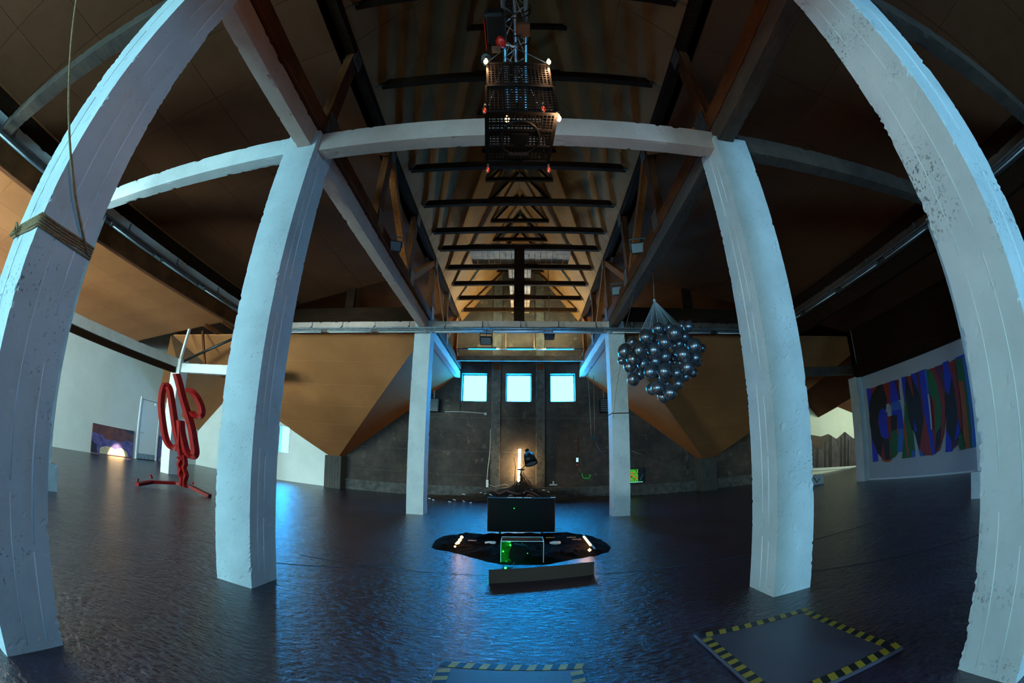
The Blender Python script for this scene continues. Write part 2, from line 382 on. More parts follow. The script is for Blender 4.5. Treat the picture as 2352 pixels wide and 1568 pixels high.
# side windows of the left wing, near the camera
W = thing('window_9', (XL, 2, 1.0), None, None); struct(W)
for k in range(4):
    y0 = -3.0 + k * 2.2
    MB().box(XL + 0.01, XL + 0.03, y0, y0 + 1.7, 1.1, 3.3).build('pane', 'day_left', W)
    MB().box(XL + 0.001, XL + 0.06, y0 - 0.06, y0, 1.04, 3.36).build('frame_side', 'white_plastic', W)
    MB().box(XL + 0.001, XL + 0.06, y0 + 1.7, y0 + 1.76, 1.04, 3.36).build('frame_side', 'white_plastic', W)

# --- door in the left wall
dr = thing('door_1', (XL, 14.65, 0), None, None); struct(dr)
MB().box(XL, XL + 0.02, 14.03, 15.31, 0, 2.88).build('rebate', 'timber_dark', dr)
for a in ((13.93, 14.03, 0, 2.98), (15.31, 15.41, 0, 2.98), (14.03, 15.31, 2.88, 2.98)): MB().box(XL, XL + 0.07, *a, bevel=0.008).build('door_frame', 'white_plastic', dr)
MB().box(XL + 0.02, XL + 0.045, 14.05, 15.29, 0.03, 2.86, bevel=0.008).build('door_leaf', 'white_plastic', dr)
MB().bar((XL + 0.13, 14.16, 1.28), (XL + 0.13, 14.32, 1.28), 0.025, 0.025).box(XL + 0.07, XL + 0.14, 14.14, 14.17, 1.265, 1.295).build('handle', 'steel', dr)
MB().box(XL + 0.045, XL + 0.052, 14.06, 15.28, 0.03, 0.28).build('kick_plate', 'steel', dr)
MB().box(XL + 0.07, XL + 0.14, 14.9, 15.3, 2.70, 2.80, bevel=0.01).bar((XL + .12, 15.25, 2.83), (XL + .2, 14.85, 2.83), .025, .02).build('door_closer', 'white_plastic', dr)

# --- ceilings: sheets of boards with joints
def ceiling(name, p00, p10, p01, nu, nv, m, skip=None):
    """p00->p10 across, p00->p01 along; nu x nv boards, each a part"""
    p00, p10, p01 = Vector(p00), Vector(p10), Vector(p01)
    u, v = (p10 - p00), (p01 - p00); nrm = u.cross(v).normalized()
    if nrm.z > 0: nrm = -nrm
    root = thing(name, p00, None, None); struct(root)
    MB().poly([p00 - nrm * 0.035, p10 - nrm * 0.035, p10 + v - nrm * 0.035, p01 - nrm * 0.035], -nrm * 0.05).build('backing', 'timber_dark', root)
    g = 0.004
    ul, vl = u.length / nu, v.length / nv; un, vn = u.normalized(), v.normalized()
    def corner(a, b): return un * a + vn * b
    me = None
    for i in range(nu):
        for j in range(nv):
            base = un * (i * ul) + vn * (j * vl)
            if me is None:
                b = MB().poly([corner(g, g), corner(ul - g, g), corner(ul - g, vl - g), corner(g, vl - g)], -nrm * 0.03).build('panel', m, root)
                b.matrix_parent_inverse = Matrix.Identity(4); b.location = base; me = b
            else: linkcopy(me, root, base)
    return root
# vault over the middle aisle
Z0, ZR = 7.97, 11.65
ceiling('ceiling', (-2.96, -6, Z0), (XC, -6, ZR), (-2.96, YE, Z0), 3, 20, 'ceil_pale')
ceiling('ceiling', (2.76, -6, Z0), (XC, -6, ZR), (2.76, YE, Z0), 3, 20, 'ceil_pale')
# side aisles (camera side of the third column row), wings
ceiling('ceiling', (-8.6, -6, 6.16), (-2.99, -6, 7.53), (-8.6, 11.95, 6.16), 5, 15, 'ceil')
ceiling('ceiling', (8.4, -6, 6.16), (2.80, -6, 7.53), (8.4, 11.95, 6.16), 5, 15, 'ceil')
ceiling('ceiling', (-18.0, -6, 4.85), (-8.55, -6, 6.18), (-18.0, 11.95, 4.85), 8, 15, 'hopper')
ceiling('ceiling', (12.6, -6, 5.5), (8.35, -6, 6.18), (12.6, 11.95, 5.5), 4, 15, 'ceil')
# beyond the third row the roof lies higher, over the hoppers
for (x0, x1, z0, z1) in ((-18.0, -2.85, 6.6, 8.0), (20.2, 2.65, 6.6, 8.0)):
    MB().poly([(x0, 11.9, z0), (x1, 11.9, z1), (x1, YE, z1), (x0, YE, z0)], (0, 0, 0.08)).build('ceiling', 'ceil')['kind'] = 'structure'
# close the roof against daylight
MB().box(-18.2, 20.5, -6.4, 19.1, 12.2, 12.4).build('roof_deck', 'timber_dark')['kind'] = 'structure'
MB().box(20.4, 20.6, -6.4, 19.1, 0, 12.3).build('wall_outer_right', 'timber_dark')['kind'] = 'structure'
MB().box(-18.4, -18.2, -6.4, 19.1, 0, 12.3).build('wall_outer_left', 'timber_dark')['kind'] = 'structure'

# --- folded hopper undersides beyond the third row
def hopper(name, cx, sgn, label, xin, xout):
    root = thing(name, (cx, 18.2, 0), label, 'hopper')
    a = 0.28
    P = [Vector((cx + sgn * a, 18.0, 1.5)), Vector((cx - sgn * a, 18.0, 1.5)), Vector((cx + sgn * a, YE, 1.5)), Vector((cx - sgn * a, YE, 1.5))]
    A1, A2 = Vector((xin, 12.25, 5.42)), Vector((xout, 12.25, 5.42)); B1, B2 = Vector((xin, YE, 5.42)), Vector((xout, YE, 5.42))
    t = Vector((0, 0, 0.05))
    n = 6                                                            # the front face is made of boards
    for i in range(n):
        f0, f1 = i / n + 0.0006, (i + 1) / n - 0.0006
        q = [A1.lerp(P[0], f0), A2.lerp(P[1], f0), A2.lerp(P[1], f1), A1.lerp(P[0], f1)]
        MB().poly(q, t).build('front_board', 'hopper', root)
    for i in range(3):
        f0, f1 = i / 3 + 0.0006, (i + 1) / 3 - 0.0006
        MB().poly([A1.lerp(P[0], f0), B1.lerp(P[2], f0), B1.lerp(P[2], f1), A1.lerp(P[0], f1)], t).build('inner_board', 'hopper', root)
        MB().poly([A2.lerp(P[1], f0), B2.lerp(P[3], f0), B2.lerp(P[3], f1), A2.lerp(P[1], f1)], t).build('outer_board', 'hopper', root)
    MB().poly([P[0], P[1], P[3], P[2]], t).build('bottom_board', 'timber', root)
    pd = thing('pedestal', (cx, 18.3, 0), 'dark board-marked concrete pedestal under the %s hopper' % ('left' if cx < 0 else 'right'), 'pedestal')
    MB().box(cx - 0.42, cx + 0.42, 17.95, YE, 0, 1.5, bevel=0.015).build('block', 'pedestal', pd)
    for k in range(6):
        x = cx - 0.42 + 0.14 * k
        MB().box(x + 0.004, x + 0.136, 17.935, 17.951, 0, 1.49).build('board_mark', 'pedestal', pd)
    return root
hopper('board_hopper', -8.52, 1, 'folded brown board hopper narrowing to the floor left of the dark end wall', -3.05, -14.1)
hopper('board_hopper', 8.42, -1, 'folded brown board hopper narrowing to the floor behind the balloons', 2.87, 14.0)
# next fold of the right wing, over the lit wall
zz = [(13.9, 4.9), (15.75, 2.98), (17.35, 3.45), (18.9, 2.9), (19.95, 3.4)]
for i, (p, q) in enumerate(zip(zz, zz[1:])):
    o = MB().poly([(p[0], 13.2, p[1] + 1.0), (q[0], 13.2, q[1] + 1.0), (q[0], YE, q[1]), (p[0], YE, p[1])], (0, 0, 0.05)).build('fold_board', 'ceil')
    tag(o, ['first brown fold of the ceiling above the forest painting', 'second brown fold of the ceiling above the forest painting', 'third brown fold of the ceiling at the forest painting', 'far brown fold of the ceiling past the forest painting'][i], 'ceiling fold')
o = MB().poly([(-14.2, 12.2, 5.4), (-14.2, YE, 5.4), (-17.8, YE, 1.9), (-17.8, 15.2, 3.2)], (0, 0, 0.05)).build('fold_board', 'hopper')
tag(o, 'pale lit fold of the ceiling in the far corner of the left wing', 'ceiling fold')

# ================================================================== COLUMNS AND BEAMS
def column(x0, x1, y0, y1, z1, label, step=0.06, chip=0.03, ridges=(), seed=0, m='white_concrete', base=None):
    t = thing('concrete_column', ((x0 + x1) / 2, (y0 + y1) / 2, 0), label, 'column')
    rough_prism(x0, x1, y0, y1, 0, z1, 'z', step, chip, seed).build('shaft', m, t)
    for (s_, pos, h_) in ridges:                                     # thin ridges left by the form boards
        z = 0.05
        while z < z1 - 0.4:
            ln = random.uniform(0.5, 1.9); zz_ = min(z + ln, z1 - 0.1)
            e_ = 0.0015
            p = {0: (pos, y0 - e_), 1: (x1 + e_, pos), 2: (pos, y1 + e_), 3: (x0 - e_, pos)}[s_]
            MB().tube([(p[0], p[1], z), (p[0], p[1] , (z + zz_) / 2), (p[0], p[1], zz_)], h_ * 0.75, 5).build('form_ridge', 'ridge', t)
            z = zz_ + random.uniform(0.02, 0.35)
    if base: rough_prism(x0 - base, x1 + base, y0 - base, y1 + base, 0, 0.5, 'z', 0.06, 0.02, seed + 3).build('base_block', m, t)
    return t
XLo, XLi, XRi, XRo = -3.26, -2.76, 2.56, 3.06
Ar, Br, Cr = (0.92, 1.40), (3.76, 4.28), (11.75, 12.28)
h = 0.006
column(XLo, XLi - 0.03, *Ar, 5.74, 'rough white concrete column nearest the camera on the left, with a rope tied around it', 0.022, 0.03, ((1, 1.10, h), (1, 1.27, h * 1.5), (0, -3.05, h)), 1)
column(XRi, XRo, *Ar, 5.74, 'badly pitted white concrete column nearest the camera at the right edge', 0.022, 0.06, ((3, 1.08, h), (3, 1.25, h), (0, 2.8, h)), 12, 'pitted_concrete')
column(XLo, XLi, *Br, 5.70, 'white concrete column left of the middle aisle, lit cyan on its front face', 0.025, 0.02, ((1, 4.02, h * 1.5), (1, 3.9, h)), 23)
column(XRi, XRo, *Br, 5.55, 'white concrete column right of the middle aisle, behind the taped floor hatch', 0.025, 0.02, ((3, 4.05, h * 1.4), (3, 3.92, h)), 34)
column(XLo + 0.02, XLi + 0.02, *Cr, 5.72, 'white concrete column standing left of the three end windows', 0.06, 0.015, (), 45)
cR = column(XRi, XRo, *Cr, 5.72, 'white concrete column right of the three end windows, pitted in the middle, below the balloons', 0.06, 0.015, (), 56)
MB().box(XRi - 0.006, XRo + 0.006, Cr[0] - 0.006, Cr[1] + 0.006, 2.93, 2.96).build('brown_band', 'card', cR)
column(-8.86, -8.42, 3.84, 4.28, 5.6, 'white outer column on a block base, half hidden by the roped column', 0.06, 0.015, (), 67, base=0.11)
column(8.40, 8.84, 4.2, 4.64, 5.6, 'white outer column on a block base, half hidden by the pitted column', 0.06, 0.015, (), 78, base=0.11)
column(-13.25, -12.75, 11.75, 12.25, 4.35, 'pale concrete column in the left wing behind the red sculpture', 0.06, 0.015, (), 89)
column(12.0, 12.31, 11.6, 12.05, 3.75, 'white wall pier at the far end of the colourful mural', 0.08, 0.01, (), 99)

def beam(axis, a0, a1, b0, b1, l0, l1, label, m='white_concrete', step=0.06, chip=0.03, seed=0, cat='beam'):
    mid = (l0 + l1) / 2
    loc = {'y': ((a0 + a1) / 2, mid, b0), 'x': (mid, (a0 + a1) / 2, b0)}[axis]
    o = rough_prism(a0, a1, b0, b1, l0, l1, axis, step, chip, seed).build('concrete_beam', m)
    return tag(o, label, cat)
LB, LT = 5.42, 5.74
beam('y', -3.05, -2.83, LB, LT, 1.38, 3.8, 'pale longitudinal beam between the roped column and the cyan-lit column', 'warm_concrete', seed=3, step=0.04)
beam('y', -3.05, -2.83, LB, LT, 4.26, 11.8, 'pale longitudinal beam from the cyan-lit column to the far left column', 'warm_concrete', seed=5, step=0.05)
beam('y', -3.05, -2.83, LB - 0.05, LT - 0.05, 12.25, 18.6, 'pale lit longitudinal beam running to the left end window', seed=6)
beam('y', -3.05, -2.83, LB, LT, -6, 0.95, 'white longitudinal beam behind the camera on the left', seed=8)
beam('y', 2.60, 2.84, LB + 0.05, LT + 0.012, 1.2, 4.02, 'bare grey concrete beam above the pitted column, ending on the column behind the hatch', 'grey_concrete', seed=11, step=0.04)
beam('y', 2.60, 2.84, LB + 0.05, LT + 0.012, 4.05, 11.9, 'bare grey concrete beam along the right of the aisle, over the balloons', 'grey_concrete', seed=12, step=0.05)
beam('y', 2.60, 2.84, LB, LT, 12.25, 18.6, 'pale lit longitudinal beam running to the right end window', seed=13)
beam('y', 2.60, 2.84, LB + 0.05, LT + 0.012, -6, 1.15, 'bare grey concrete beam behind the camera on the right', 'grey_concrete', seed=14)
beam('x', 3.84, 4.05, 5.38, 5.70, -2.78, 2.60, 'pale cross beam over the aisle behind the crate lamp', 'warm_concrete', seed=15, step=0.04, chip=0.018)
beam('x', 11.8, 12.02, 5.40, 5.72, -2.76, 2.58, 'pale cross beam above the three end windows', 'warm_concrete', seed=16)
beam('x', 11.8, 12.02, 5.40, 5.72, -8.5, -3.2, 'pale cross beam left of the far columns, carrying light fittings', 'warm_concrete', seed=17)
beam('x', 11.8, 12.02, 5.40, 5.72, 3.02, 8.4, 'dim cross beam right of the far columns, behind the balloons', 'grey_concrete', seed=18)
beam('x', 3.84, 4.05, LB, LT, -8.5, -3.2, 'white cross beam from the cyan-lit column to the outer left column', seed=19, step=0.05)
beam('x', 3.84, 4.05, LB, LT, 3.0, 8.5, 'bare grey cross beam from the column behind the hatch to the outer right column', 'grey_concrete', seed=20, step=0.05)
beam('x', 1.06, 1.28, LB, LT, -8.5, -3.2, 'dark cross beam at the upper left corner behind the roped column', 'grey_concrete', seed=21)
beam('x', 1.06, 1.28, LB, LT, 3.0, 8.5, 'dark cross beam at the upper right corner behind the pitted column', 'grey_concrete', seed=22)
beam('x', 1.06, 1.28, 5.42, 5.74, -2.8, 2.6, 'cross beam over the aisle above the camera', seed=24)
beam('y', -8.78, -8.52, 5.42, 5.76, -6, 11.95, 'chipped pale beam along the outer left columns, above the tray of light fittings', seed=25)
beam('y', 8.50, 8.76, 5.42, 5.76, -6, 11.95, 'chipped dim beam along the outer right columns, above the tray of light fittings', 'grey_concrete', seed=26)
beam('y', -13.1, -12.9, 4.02, 4.36, -6, 12.0, 'pale beam over the left wing, running to the column behind the red sculpture', seed=27)
beam('x', 11.85, 12.05, 3.86, 4.2, -12.8, -8.6, 'white low cross beam right of the column behind the red sculpture', seed=28)
beam('x', 11.85, 12.05, 3.9, 4.22, 8.6, 12.2, 'dim low cross beam running to the pier of the mural wall', 'grey_concrete', seed=29)
beam('y', 12.0, 12.2, 3.72, 4.2, -6, 11.7, 'black beam above the colourful mural', 'timber_dark', seed=30)
def timber(name, label, x0, x1, y0, y1, z0, z1, m='timber_dark', cat='timber'):
    return tag(MB().box(x0, x1, y0, y1, z0, z1, bevel=0.012).build(name, m), label, cat)
timber('timber_beam', 'dark red timber under the outer left beam, below the light fittings', -8.74, -8.56, -6, 11.8, 5.0, 5.4, 'timber')
timber('timber_beam', 'dark timber under the outer right beam, below the light fittings', 8.56, 8.74, -6, 11.8, 5.0, 5.4, 'timber_dark')
timber('timber_plate', 'dark wall plate on top of the outer left beam', -8.75, -8.58, -6, 11.9, 5.77, 6.12)
timber('timber_plate', 'dark wall plate on top of the outer right beam', 8.55, 8.72, -6, 11.9, 5.77, 6.12)
timber('timber_beam', 'dark timber under the pale beam of the left wing', -13.08, -12.92, -6, 11.7, 3.78, 4.0)
timber('timber_beam', 'dark timber lying on the cross beam left of the far columns', -8.5, -3.1, 11.85, 12.05, 5.74, 6.22)
timber('timber_beam', 'dark timber lying on the cross beam behind the balloons', 2.9, 8.4, 11.85, 12.05, 5.74, 6.22)
timber('timber_post', 'short dark post on the timber left of the far columns', -5.75, -5.45, 11.88, 12.03, 6.22, 6.95)
timber('timber_post', 'short dark post on the timber behind the balloons', 5.2, 5.5, 11.88, 12.03, 6.22, 6.95)
timber('timber_beam', 'tan timber crossing above the three end windows', -2.83, 2.6, 17.0, 17.14, 5.80, 6.02, 'plank')
timber('timber_post', 'dark king post standing on the cross beam below the vault', -0.26, 0.06, 11.84, 11.98, 5.72, 8.25)

# ================================================================== TIMBER TRUSSES, TIES, COLLARS
nodes = [-1.25, 1.39, 4.03, 6.67, 9.31, 11.95, 14.59, 17.23]
def truss(x, label):
    t = thing('timber_truss', (x, 4, 5.74), label, 'truss')
    MB().box(x - 0.10, x + 0.10, -6, YE, 5.76, 6.02, bevel=0.01).build('lower_chord', 'timber', t)
    MB().box(x - 0.09, x + 0.09, -6, YE, 7.74, 7.94, bevel=0.01).build('upper_chord', 'timber_dark', t)
    for i, y in enumerate(nodes):
        MB().box(x - 0.075, x + 0.075, y - 0.17, y - 0.01, 6.02, 7.74, bevel=0.008).build('post', 'timber', t)
        MB().box(x - 0.06, x + 0.06, y, y + 0.13, 6.25, 7.55, bevel=0.008).build('post_plank', 'timber', t)
        for sx in (-1, 1):
            MB().box(x + sx * 0.101, x + sx * 0.113, y - 0.16, y + 0.16, 5.82, 6.2).build('gusset_plate', 'steel', t)
            MB().box(x + sx * 0.091, x + sx * 0.103, y - 0.15, y + 0.15, 7.58, 7.86).build('gusset_plate', 'steel', t)
        if i + 1 < len(nodes) and i != 1:
            y2 = nodes[i + 1]
            if i % 2 == 0: a, b = (x, y + 0.1, 6.02), (x, y2 - 0.12, 7.72)
            else: a, b = (x, y + 0.1, 7.72), (x, y2 - 0.14, 6.02)
            MB().bar(a, b, 0.15, 0.17).build('diagonal', 'timber_red', t)
    return t
truss(-2.87, 'brown timber truss standing on the left white beam')
truss(2.68, 'brown timber truss standing on the right grey beam')
ties = [3.18, 5.10, 6.48, 7.84, 9.40, 10.85, 11.95, 13.35, 14.75, 16.2, 17.6]
ordn = ['nearest', 'second', 'third', 'fourth', 'fifth', 'sixth', 'seventh', 'eighth', 'ninth', 'tenth', 'farthest']
TZ = 8.22
for i, y in enumerate(ties):
    t = thing('tie_beam', (XC, y, TZ), ordn[i] + ' long dark tie beam across the vault, counted from the camera', 'tie beam', 'tie beams across the vault')
    s = 1.3; hw = 2.62; hh = 0.17
    pr = [(XC - hw, TZ), (XC + hw, TZ), (XC + hw - hh / s, TZ + hh), (XC - hw + hh / s, TZ + hh)]
    MB().poly([(x, y - 0.06, z) for x, z in pr], (0, 0.12, 0)).build('beam', 'timber_dark', t)
    for sg in (-1, 1):
        xe = XC + sg * (hw - 0.02)
        MB().bar((xe, y - 0.07, TZ + 0.03), (xe + sg * 0.14, y - 0.11, TZ - 0.24), 0.012, 0.012).box(xe - 0.05, xe + 0.05, y - 0.075, y - 0.06, TZ - 0.02, TZ + 0.07).build('strap', 'steel', t)
for i, y in enumerate(ties):
    zc = 10.2; hw = (ZR - zc) / 1.3 - 0.02
    o = MB().poly([(XC - hw, y - 0.05, zc), (XC + hw, y - 0.05, zc), (XC + hw - 0.10, y - 0.05, zc + 0.14), (XC - hw + 0.10, y - 0.05, zc + 0.14)], (0, 0.1, 0)).build('collar_beam', 'timber_dark')
    tag(o, ordn[i] + ' short dark collar beam high under the ridge, counted from the camera', 'collar beam', 'collar beams under the ridge')
    if i >= 4:
        for sg in (-1, 1):
            o = MB().bar((XC + sg * 0.06, y, ZR - 0.17), (XC + sg * 1.04, y, ZR - 1.445), 0.06, 0.07).build('rafter', 'timber_dark')
            tag(o, ordn[i] + ' dark rafter rising to the ridge on the %s slope' % ('left' if sg < 0 else 'right'), 'rafter', 'rafters at the ridge')
# plank decks lying on the ties
def deck(label, x0, x1, y0, y1, z, pw):
    t = thing('plank_deck', ((x0 + x1) / 2, y0, z), label, 'plank deck')
    n = round((x1 - x0) / pw)
    for k in range(n):
        dz = random.uniform(0, 0.01)
        MB().box(x0 + k * pw + 0.008, x0 + (k + 1) * pw - 0.008, y0 + random.uniform(-.02, .02), y1, z + dz, z + 0.03 + dz).build('plank', 'plank', t)
deck('wide deck of short planks resting on the ties behind the king post', -1.78, 1.58, 11.9, 13.3, TZ + 0.18, 0.2)
deck('narrow walkway of planks along the ties under the ridge', -0.52, 0.32, 13.4, 18.3, TZ + 0.18, 0.14)

# ================================================================== TRAYS AND LIGHT FITTINGS
def fixture(a, b, label, group, up=Vector((0, 0, 0.12))):
    a, b = Vector(a), Vector(b); t = thing('fluorescent_fitting', (a + b) / 2, label, 'light fitting', group)
    MB().bar(a, b, 0.06, 0.035).build('housing', 'steel', t)
    for f in (0.2, 0.8):
        p = a.lerp(b, f); MB().bar(p, p + up, 0.015, 0.015, (1, 0, 0)).build('hanger', 'steel', t)
    d = (b - a).normalized(); z = Vector((0, 0, -0.045))
    MB().tube([a + d * 0.03 + z, b - d * 0.03 + z], 0.016, 8).build('tube', 'white_plastic', t)
    MB().bar(a + z, a + z + d * 0.03, 0.05, 0.05).build('lamp_holder', 'steel', t); MB().bar(b + z - d * 0.03, b + z, 0.05, 0.05).build('lamp_holder', 'steel', t)
def tray(a, b, side, label, nb):
    a, b, side = Vector(a), Vector(b), Vector(side); t = thing('cable_tray', a, label, 'cable tray')
    for o_ in (0, 0.13): MB().bar(a + side * o_, b + side * o_, 0.025, 0.05).build('rail', 'steel', t)
    n = int((b - a).length / 0.4)
    mb = MB()
    for k in range(n): p = a.lerp(b, (k + .5) / n); mb.bar(p, p + side * 0.13, 0.02, 0.02)
    mb.build('rungs', 'steel', t)['kind'] = 'stuff'
    for k in range(nb):
        p = a.lerp(b, (k + 0.5) / nb)
        MB().bar(p + Vector((0, 0, 0.24)), p, 0.03, 0.03, (1, 0, 0)).bar(p + Vector((0, 0, .12)) - side * .02, p + side * .16, 0.03, 0.03).build('bracket', 'steel', t)
    mb = MB()
    for k in range(3):
        pts = []
        for j in range(40):
            p = a.lerp(b, j / 39); pts.append(p + side * (0.03 + 0.03 * k) + Vector((0, 0, 0.03 + 0.012 * math.sin(j * 1.7 + k))))
        mb.tube(pts, 0.007, 5)
    mb.build('cables', 'black', t)
    return t
tray((-8.45, -5, 5.46), (-8.45, 11.4, 5.46), (0.9, 0, 0), 'steel cable tray along the outer left beam', 9)
tray((8.45, -5, 5.50), (8.45, 11.4, 5.50), (-0.9, 0, 0), 'steel cable tray along the outer right beam', 9)
tray((-8.4, 11.62, 5.41), (8.3, 11.62, 5.41), (0, -0.8, 0), 'steel cable tray across the hall in front of the far columns', 15)
oL = ['first', 'second', 'third', 'fourth', 'fifth', 'sixth', 'seventh', 'eighth', 'ninth']
for k in range(8):
    y0 = -2.6 + 1.75 * k
    fixture((-8.28, y0, 5.36), (-8.28, y0 + 1.5, 5.36), oL[k] + ' white tube fitting from the camera on the outer left tray', 'tube fittings on the outer left tray', Vector((-.06, 0, .1)))
    fixture((8.26, y0 + .2, 5.40), (8.26, y0 + 1.7, 5.40), oL[k] + ' white tube fitting from the camera on the outer right tray', 'tube fittings on the outer right tray', Vector((.07, 0, .1)))
for k in range(9):
    x0 = -7.75 + 1.72 * k
    fixture((x0, 11.45, 5.31), (x0 + 1.5, 11.45, 5.31), oL[k] + ' white tube fitting from the left on the tray across the hall', 'tube fittings on the cross tray', Vector((0, .065, .1)))
# row of tubes on a pipe near the end windows
t = thing('tube_light_row', (XC, 17.0, 6.33), 'pipe with three thin tube lights hung above the tan timber', 'light fitting')
MB().tube([(-2.8, 17.1, 6.33), (2.6, 17.1, 6.33)], 0.03).build('pipe', 'steel', t)
lamp_dim = emit('tube_glow', (0.92, 1.0, 0.55), 480.0)
for x in (-2.25, -0.65, 1.0):
    MB().tube([(x, 17, 6.36), (x + 1.15, 17, 6.36)], 0.02).build('tube', lamp_dim, t)
    MB().box(x - .02, x + 1.17, 16.93, 17.07, 6.30, 6.315).box(x - .02, x + 1.17, 16.93, 16.942, 6.31, 6.372).box(x - .02, x + 1.17, 17.058, 17.07, 6.31, 6.372).build('reflector_trough', 'white_plastic', t)
for x in (-.7, .5): MB().tube([(x, 17, 6.4), (x, 17, 8.3)], 0.006, 5).build('hanger', 'rope', t)
# floodlights
def flood(p, aim, label, s=0.16, hang=None):
    p = Vector(p); t = thing('floodlight', p, label, 'floodlight', 'floodlights on the trusses')
    d = (Vector(aim) - p).normalized(); m = Matrix.Translation(p) @ d.to_track_quat('-Y', 'Z').to_matrix().to_4x4()
    MB().box(-s, s, -0.06, 0.05, -s * 0.75, s * 0.75, m, 0.015).build('housing', 'black', t)
    MB().box(-s * .85, s * .85, -0.07, -0.058, -s * .6, s * .6, m).build('lens', 'lens', t)
    MB().box(-s - .02, -s, -.02, .02, -.02, s * 1.2, m).box(s, s + .02, -.02, .02, -.02, s * 1.2, m).box(-s - .02, s + .02, -.02, .02, s * 1.2, s * 1.35, m).build('bracket', 'black', t)
    if hang: MB().tube([p + Vector((0, 0, .1)), hang], 0.012, 6).build('hanging_rod', 'steel', t)
flood(onX(905, 565, -2.72), (0, 0, 2), 'small floodlight on the left truss')
flood(onX(1466, 570, 2.5), (0, 0, 3), 'small floodlight on the right truss above the aisle')
flood(onX(1418, 668, 2.55), (0, 0, 3), 'dark floodlight on the right truss near the far column')
flood(onY(1116, 782, 11.3), (0, 2, 0), 'floodlight hanging below the cross tray left of the middle', hang=onY(1116, 782, 11.3) + Vector((0, .27, .5)))
flood(onY(1262, 772, 13.4), (0, 2, 0), 'black floodlight hanging behind the cross tray', hang=Vector((onY(1262, 772, 13.4).x, 13.35, 8.25)))

# ================================================================== STAGE TRUSS, HOIST, CRATE LAMP
t = thing('stage_truss', (0, 1, 5.8), 'triangular aluminium stage truss hanging over the aisle', 'truss')
tx = [(-0.19, 5.86), (0.05, 5.86), (-0.07, 6.07)]
for x, z in tx: MB().tube([(x, -0.45, z), (x, 3.86, z)], 0.025, 12).build('main_tube', 'alu', t)
for (p, q) in ((0, 1), (1, 2), (2, 0)):
    mb = MB(); k = 0; y = -0.4
    while y < 3.6:
        a, b = (tx[p], tx[q]) if k % 2 == 0 else (tx[q], tx[p])
        mb.tube([(a[0], y, a[1]), (b[0], y + 0.24, b[1])], 0.008, 6); y += 0.24; k += 1
    mb.build('lattice_brace', 'alu', t)
MB().box(-0.06, 0.09, 2.45, 2.62, 5.78, 5.83).build('clamp_plate', 'plank', t)
for y in (2.3, 2.36, 2.6, 2.75): MB().tube([(-.07 + .17 * math.cos(a), y, 5.93 + .16 * math.sin(a)) for a in [k * math.pi / 8 for k in range(16)]], 0.008, 5, True).build('cable_loop', 'black', t)
hp = onZ(1137, 55, 5.62)
t = thing('chain_hoist', hp, 'black electric chain hoist with a red disc and hook under the stage truss', 'hoist')
hx, hy, hz = hp
MB().box(hx - 0.10, hx + 0.10, hy - 0.18, hy + 0.22, hz - 0.10, hz + 0.08, bevel=0.03).build('motor_body', 'black', t)
MB().box(hx - 0.07, hx + 0.07, hy + 0.20, hy + 0.34, hz - 0.08, hz + 0.06, bevel=0.02).build('gearbox', 'black', t)
MB().box(hx - 0.045, hx + 0.045, hy + 0.24, hy + 0.33, hz - 0.095, hz - 0.082).build('warning_label', 'plank', t)
MB().box(hx - 0.105, hx - 0.095, hy - .1, hy + .3, hz - .09, hz - .05).build('red_stripe', 'red_gloss', t)
MB().bar((hx, hy, hz + .05), (hx, hy, 5.85), .02, .02).build('suspension', 'steel', t)
rp = onZ(1151, 97, 5.35)
MB().lathe([(0.0001, 0.035), (0.05, 0.03), (0.075, 0.0), (0.05, -0.03), (0.0001, -0.035)], Matrix.Translation(rp) @ Matrix.Rotation(0.9, 4, 'Y'), 20, False).build('red_disc', 'red_gloss', t)
hk = onZ(1170, 104, 5.28)
MB().tube([hk + Vector((-0.06, 0, 0.05)), hk + Vector((-0.01, 0, 0.0)), hk + Vector((0.05, 0, -0.03)), hk + Vector((0.09, 0, 0.01)), hk + Vector((0.06, 0, 0.04))], 0.013, 8).build('hook', 'alu', t)
coil = [hp + Vector((-0.11 + 0.045 * math.cos(k * .7), 0.38 + 0.045 * math.sin(k * .7), -0.08 - 0.003 * k)) for k in range(40)]
MB().tube(coil, 0.007, 5).build('chain', 'steel', t)
MB().tube([hp + Vector((0.0, .3, -.08)), rp], 0.008, 6).build('chain', 'steel', t)

# crate: two stacked black lattice crates hung under the truss, lamps at its corners
CY, CZ = 1.86, 3.62
crm = Matrix.Translation((0.0, CY, CZ)) @ Matrix.Rotation(math.radians(-3), 4, 'Y') @ Matrix.Rotation(math.radians(4), 4, 'Z')
t = thing('crate_lamp', (-0.02, CY + 0.25, CZ), 'black plastic lattice crate hung as a lamp with small red and orange bulbs', 'lamp')
CW0, CW1, CD, CH = 0.215, 0.225, 0.49, 0.56
def lattice(o, u, v, nu, nv, wd=0.007, border=0.016):
    o, u, v = Vector(o), Vector(u), Vector(v); mb = MB(); n = u.cross(v).normalized()
    for i in range(nu + 1):
        a = o + u * (i / nu); b_ = border if i in (0, nu) else wd; mb.bar(crm @ a, crm @ (a + v), b_, b_, crm.to_3x3() @ n)
    for j in range(nv + 1):
        a = o + v * (j / nv); b_ = border if j in (0, nv) else wd; mb.bar(crm @ a, crm @ (a + u), b_, b_, crm.to_3x3() @ n)
    return mb
lattice((-CW0, 0, 0), (2 * CW0, 0, 0), (0, CD, 0), 17, 18).build('bottom_lattice', 'crate', t)
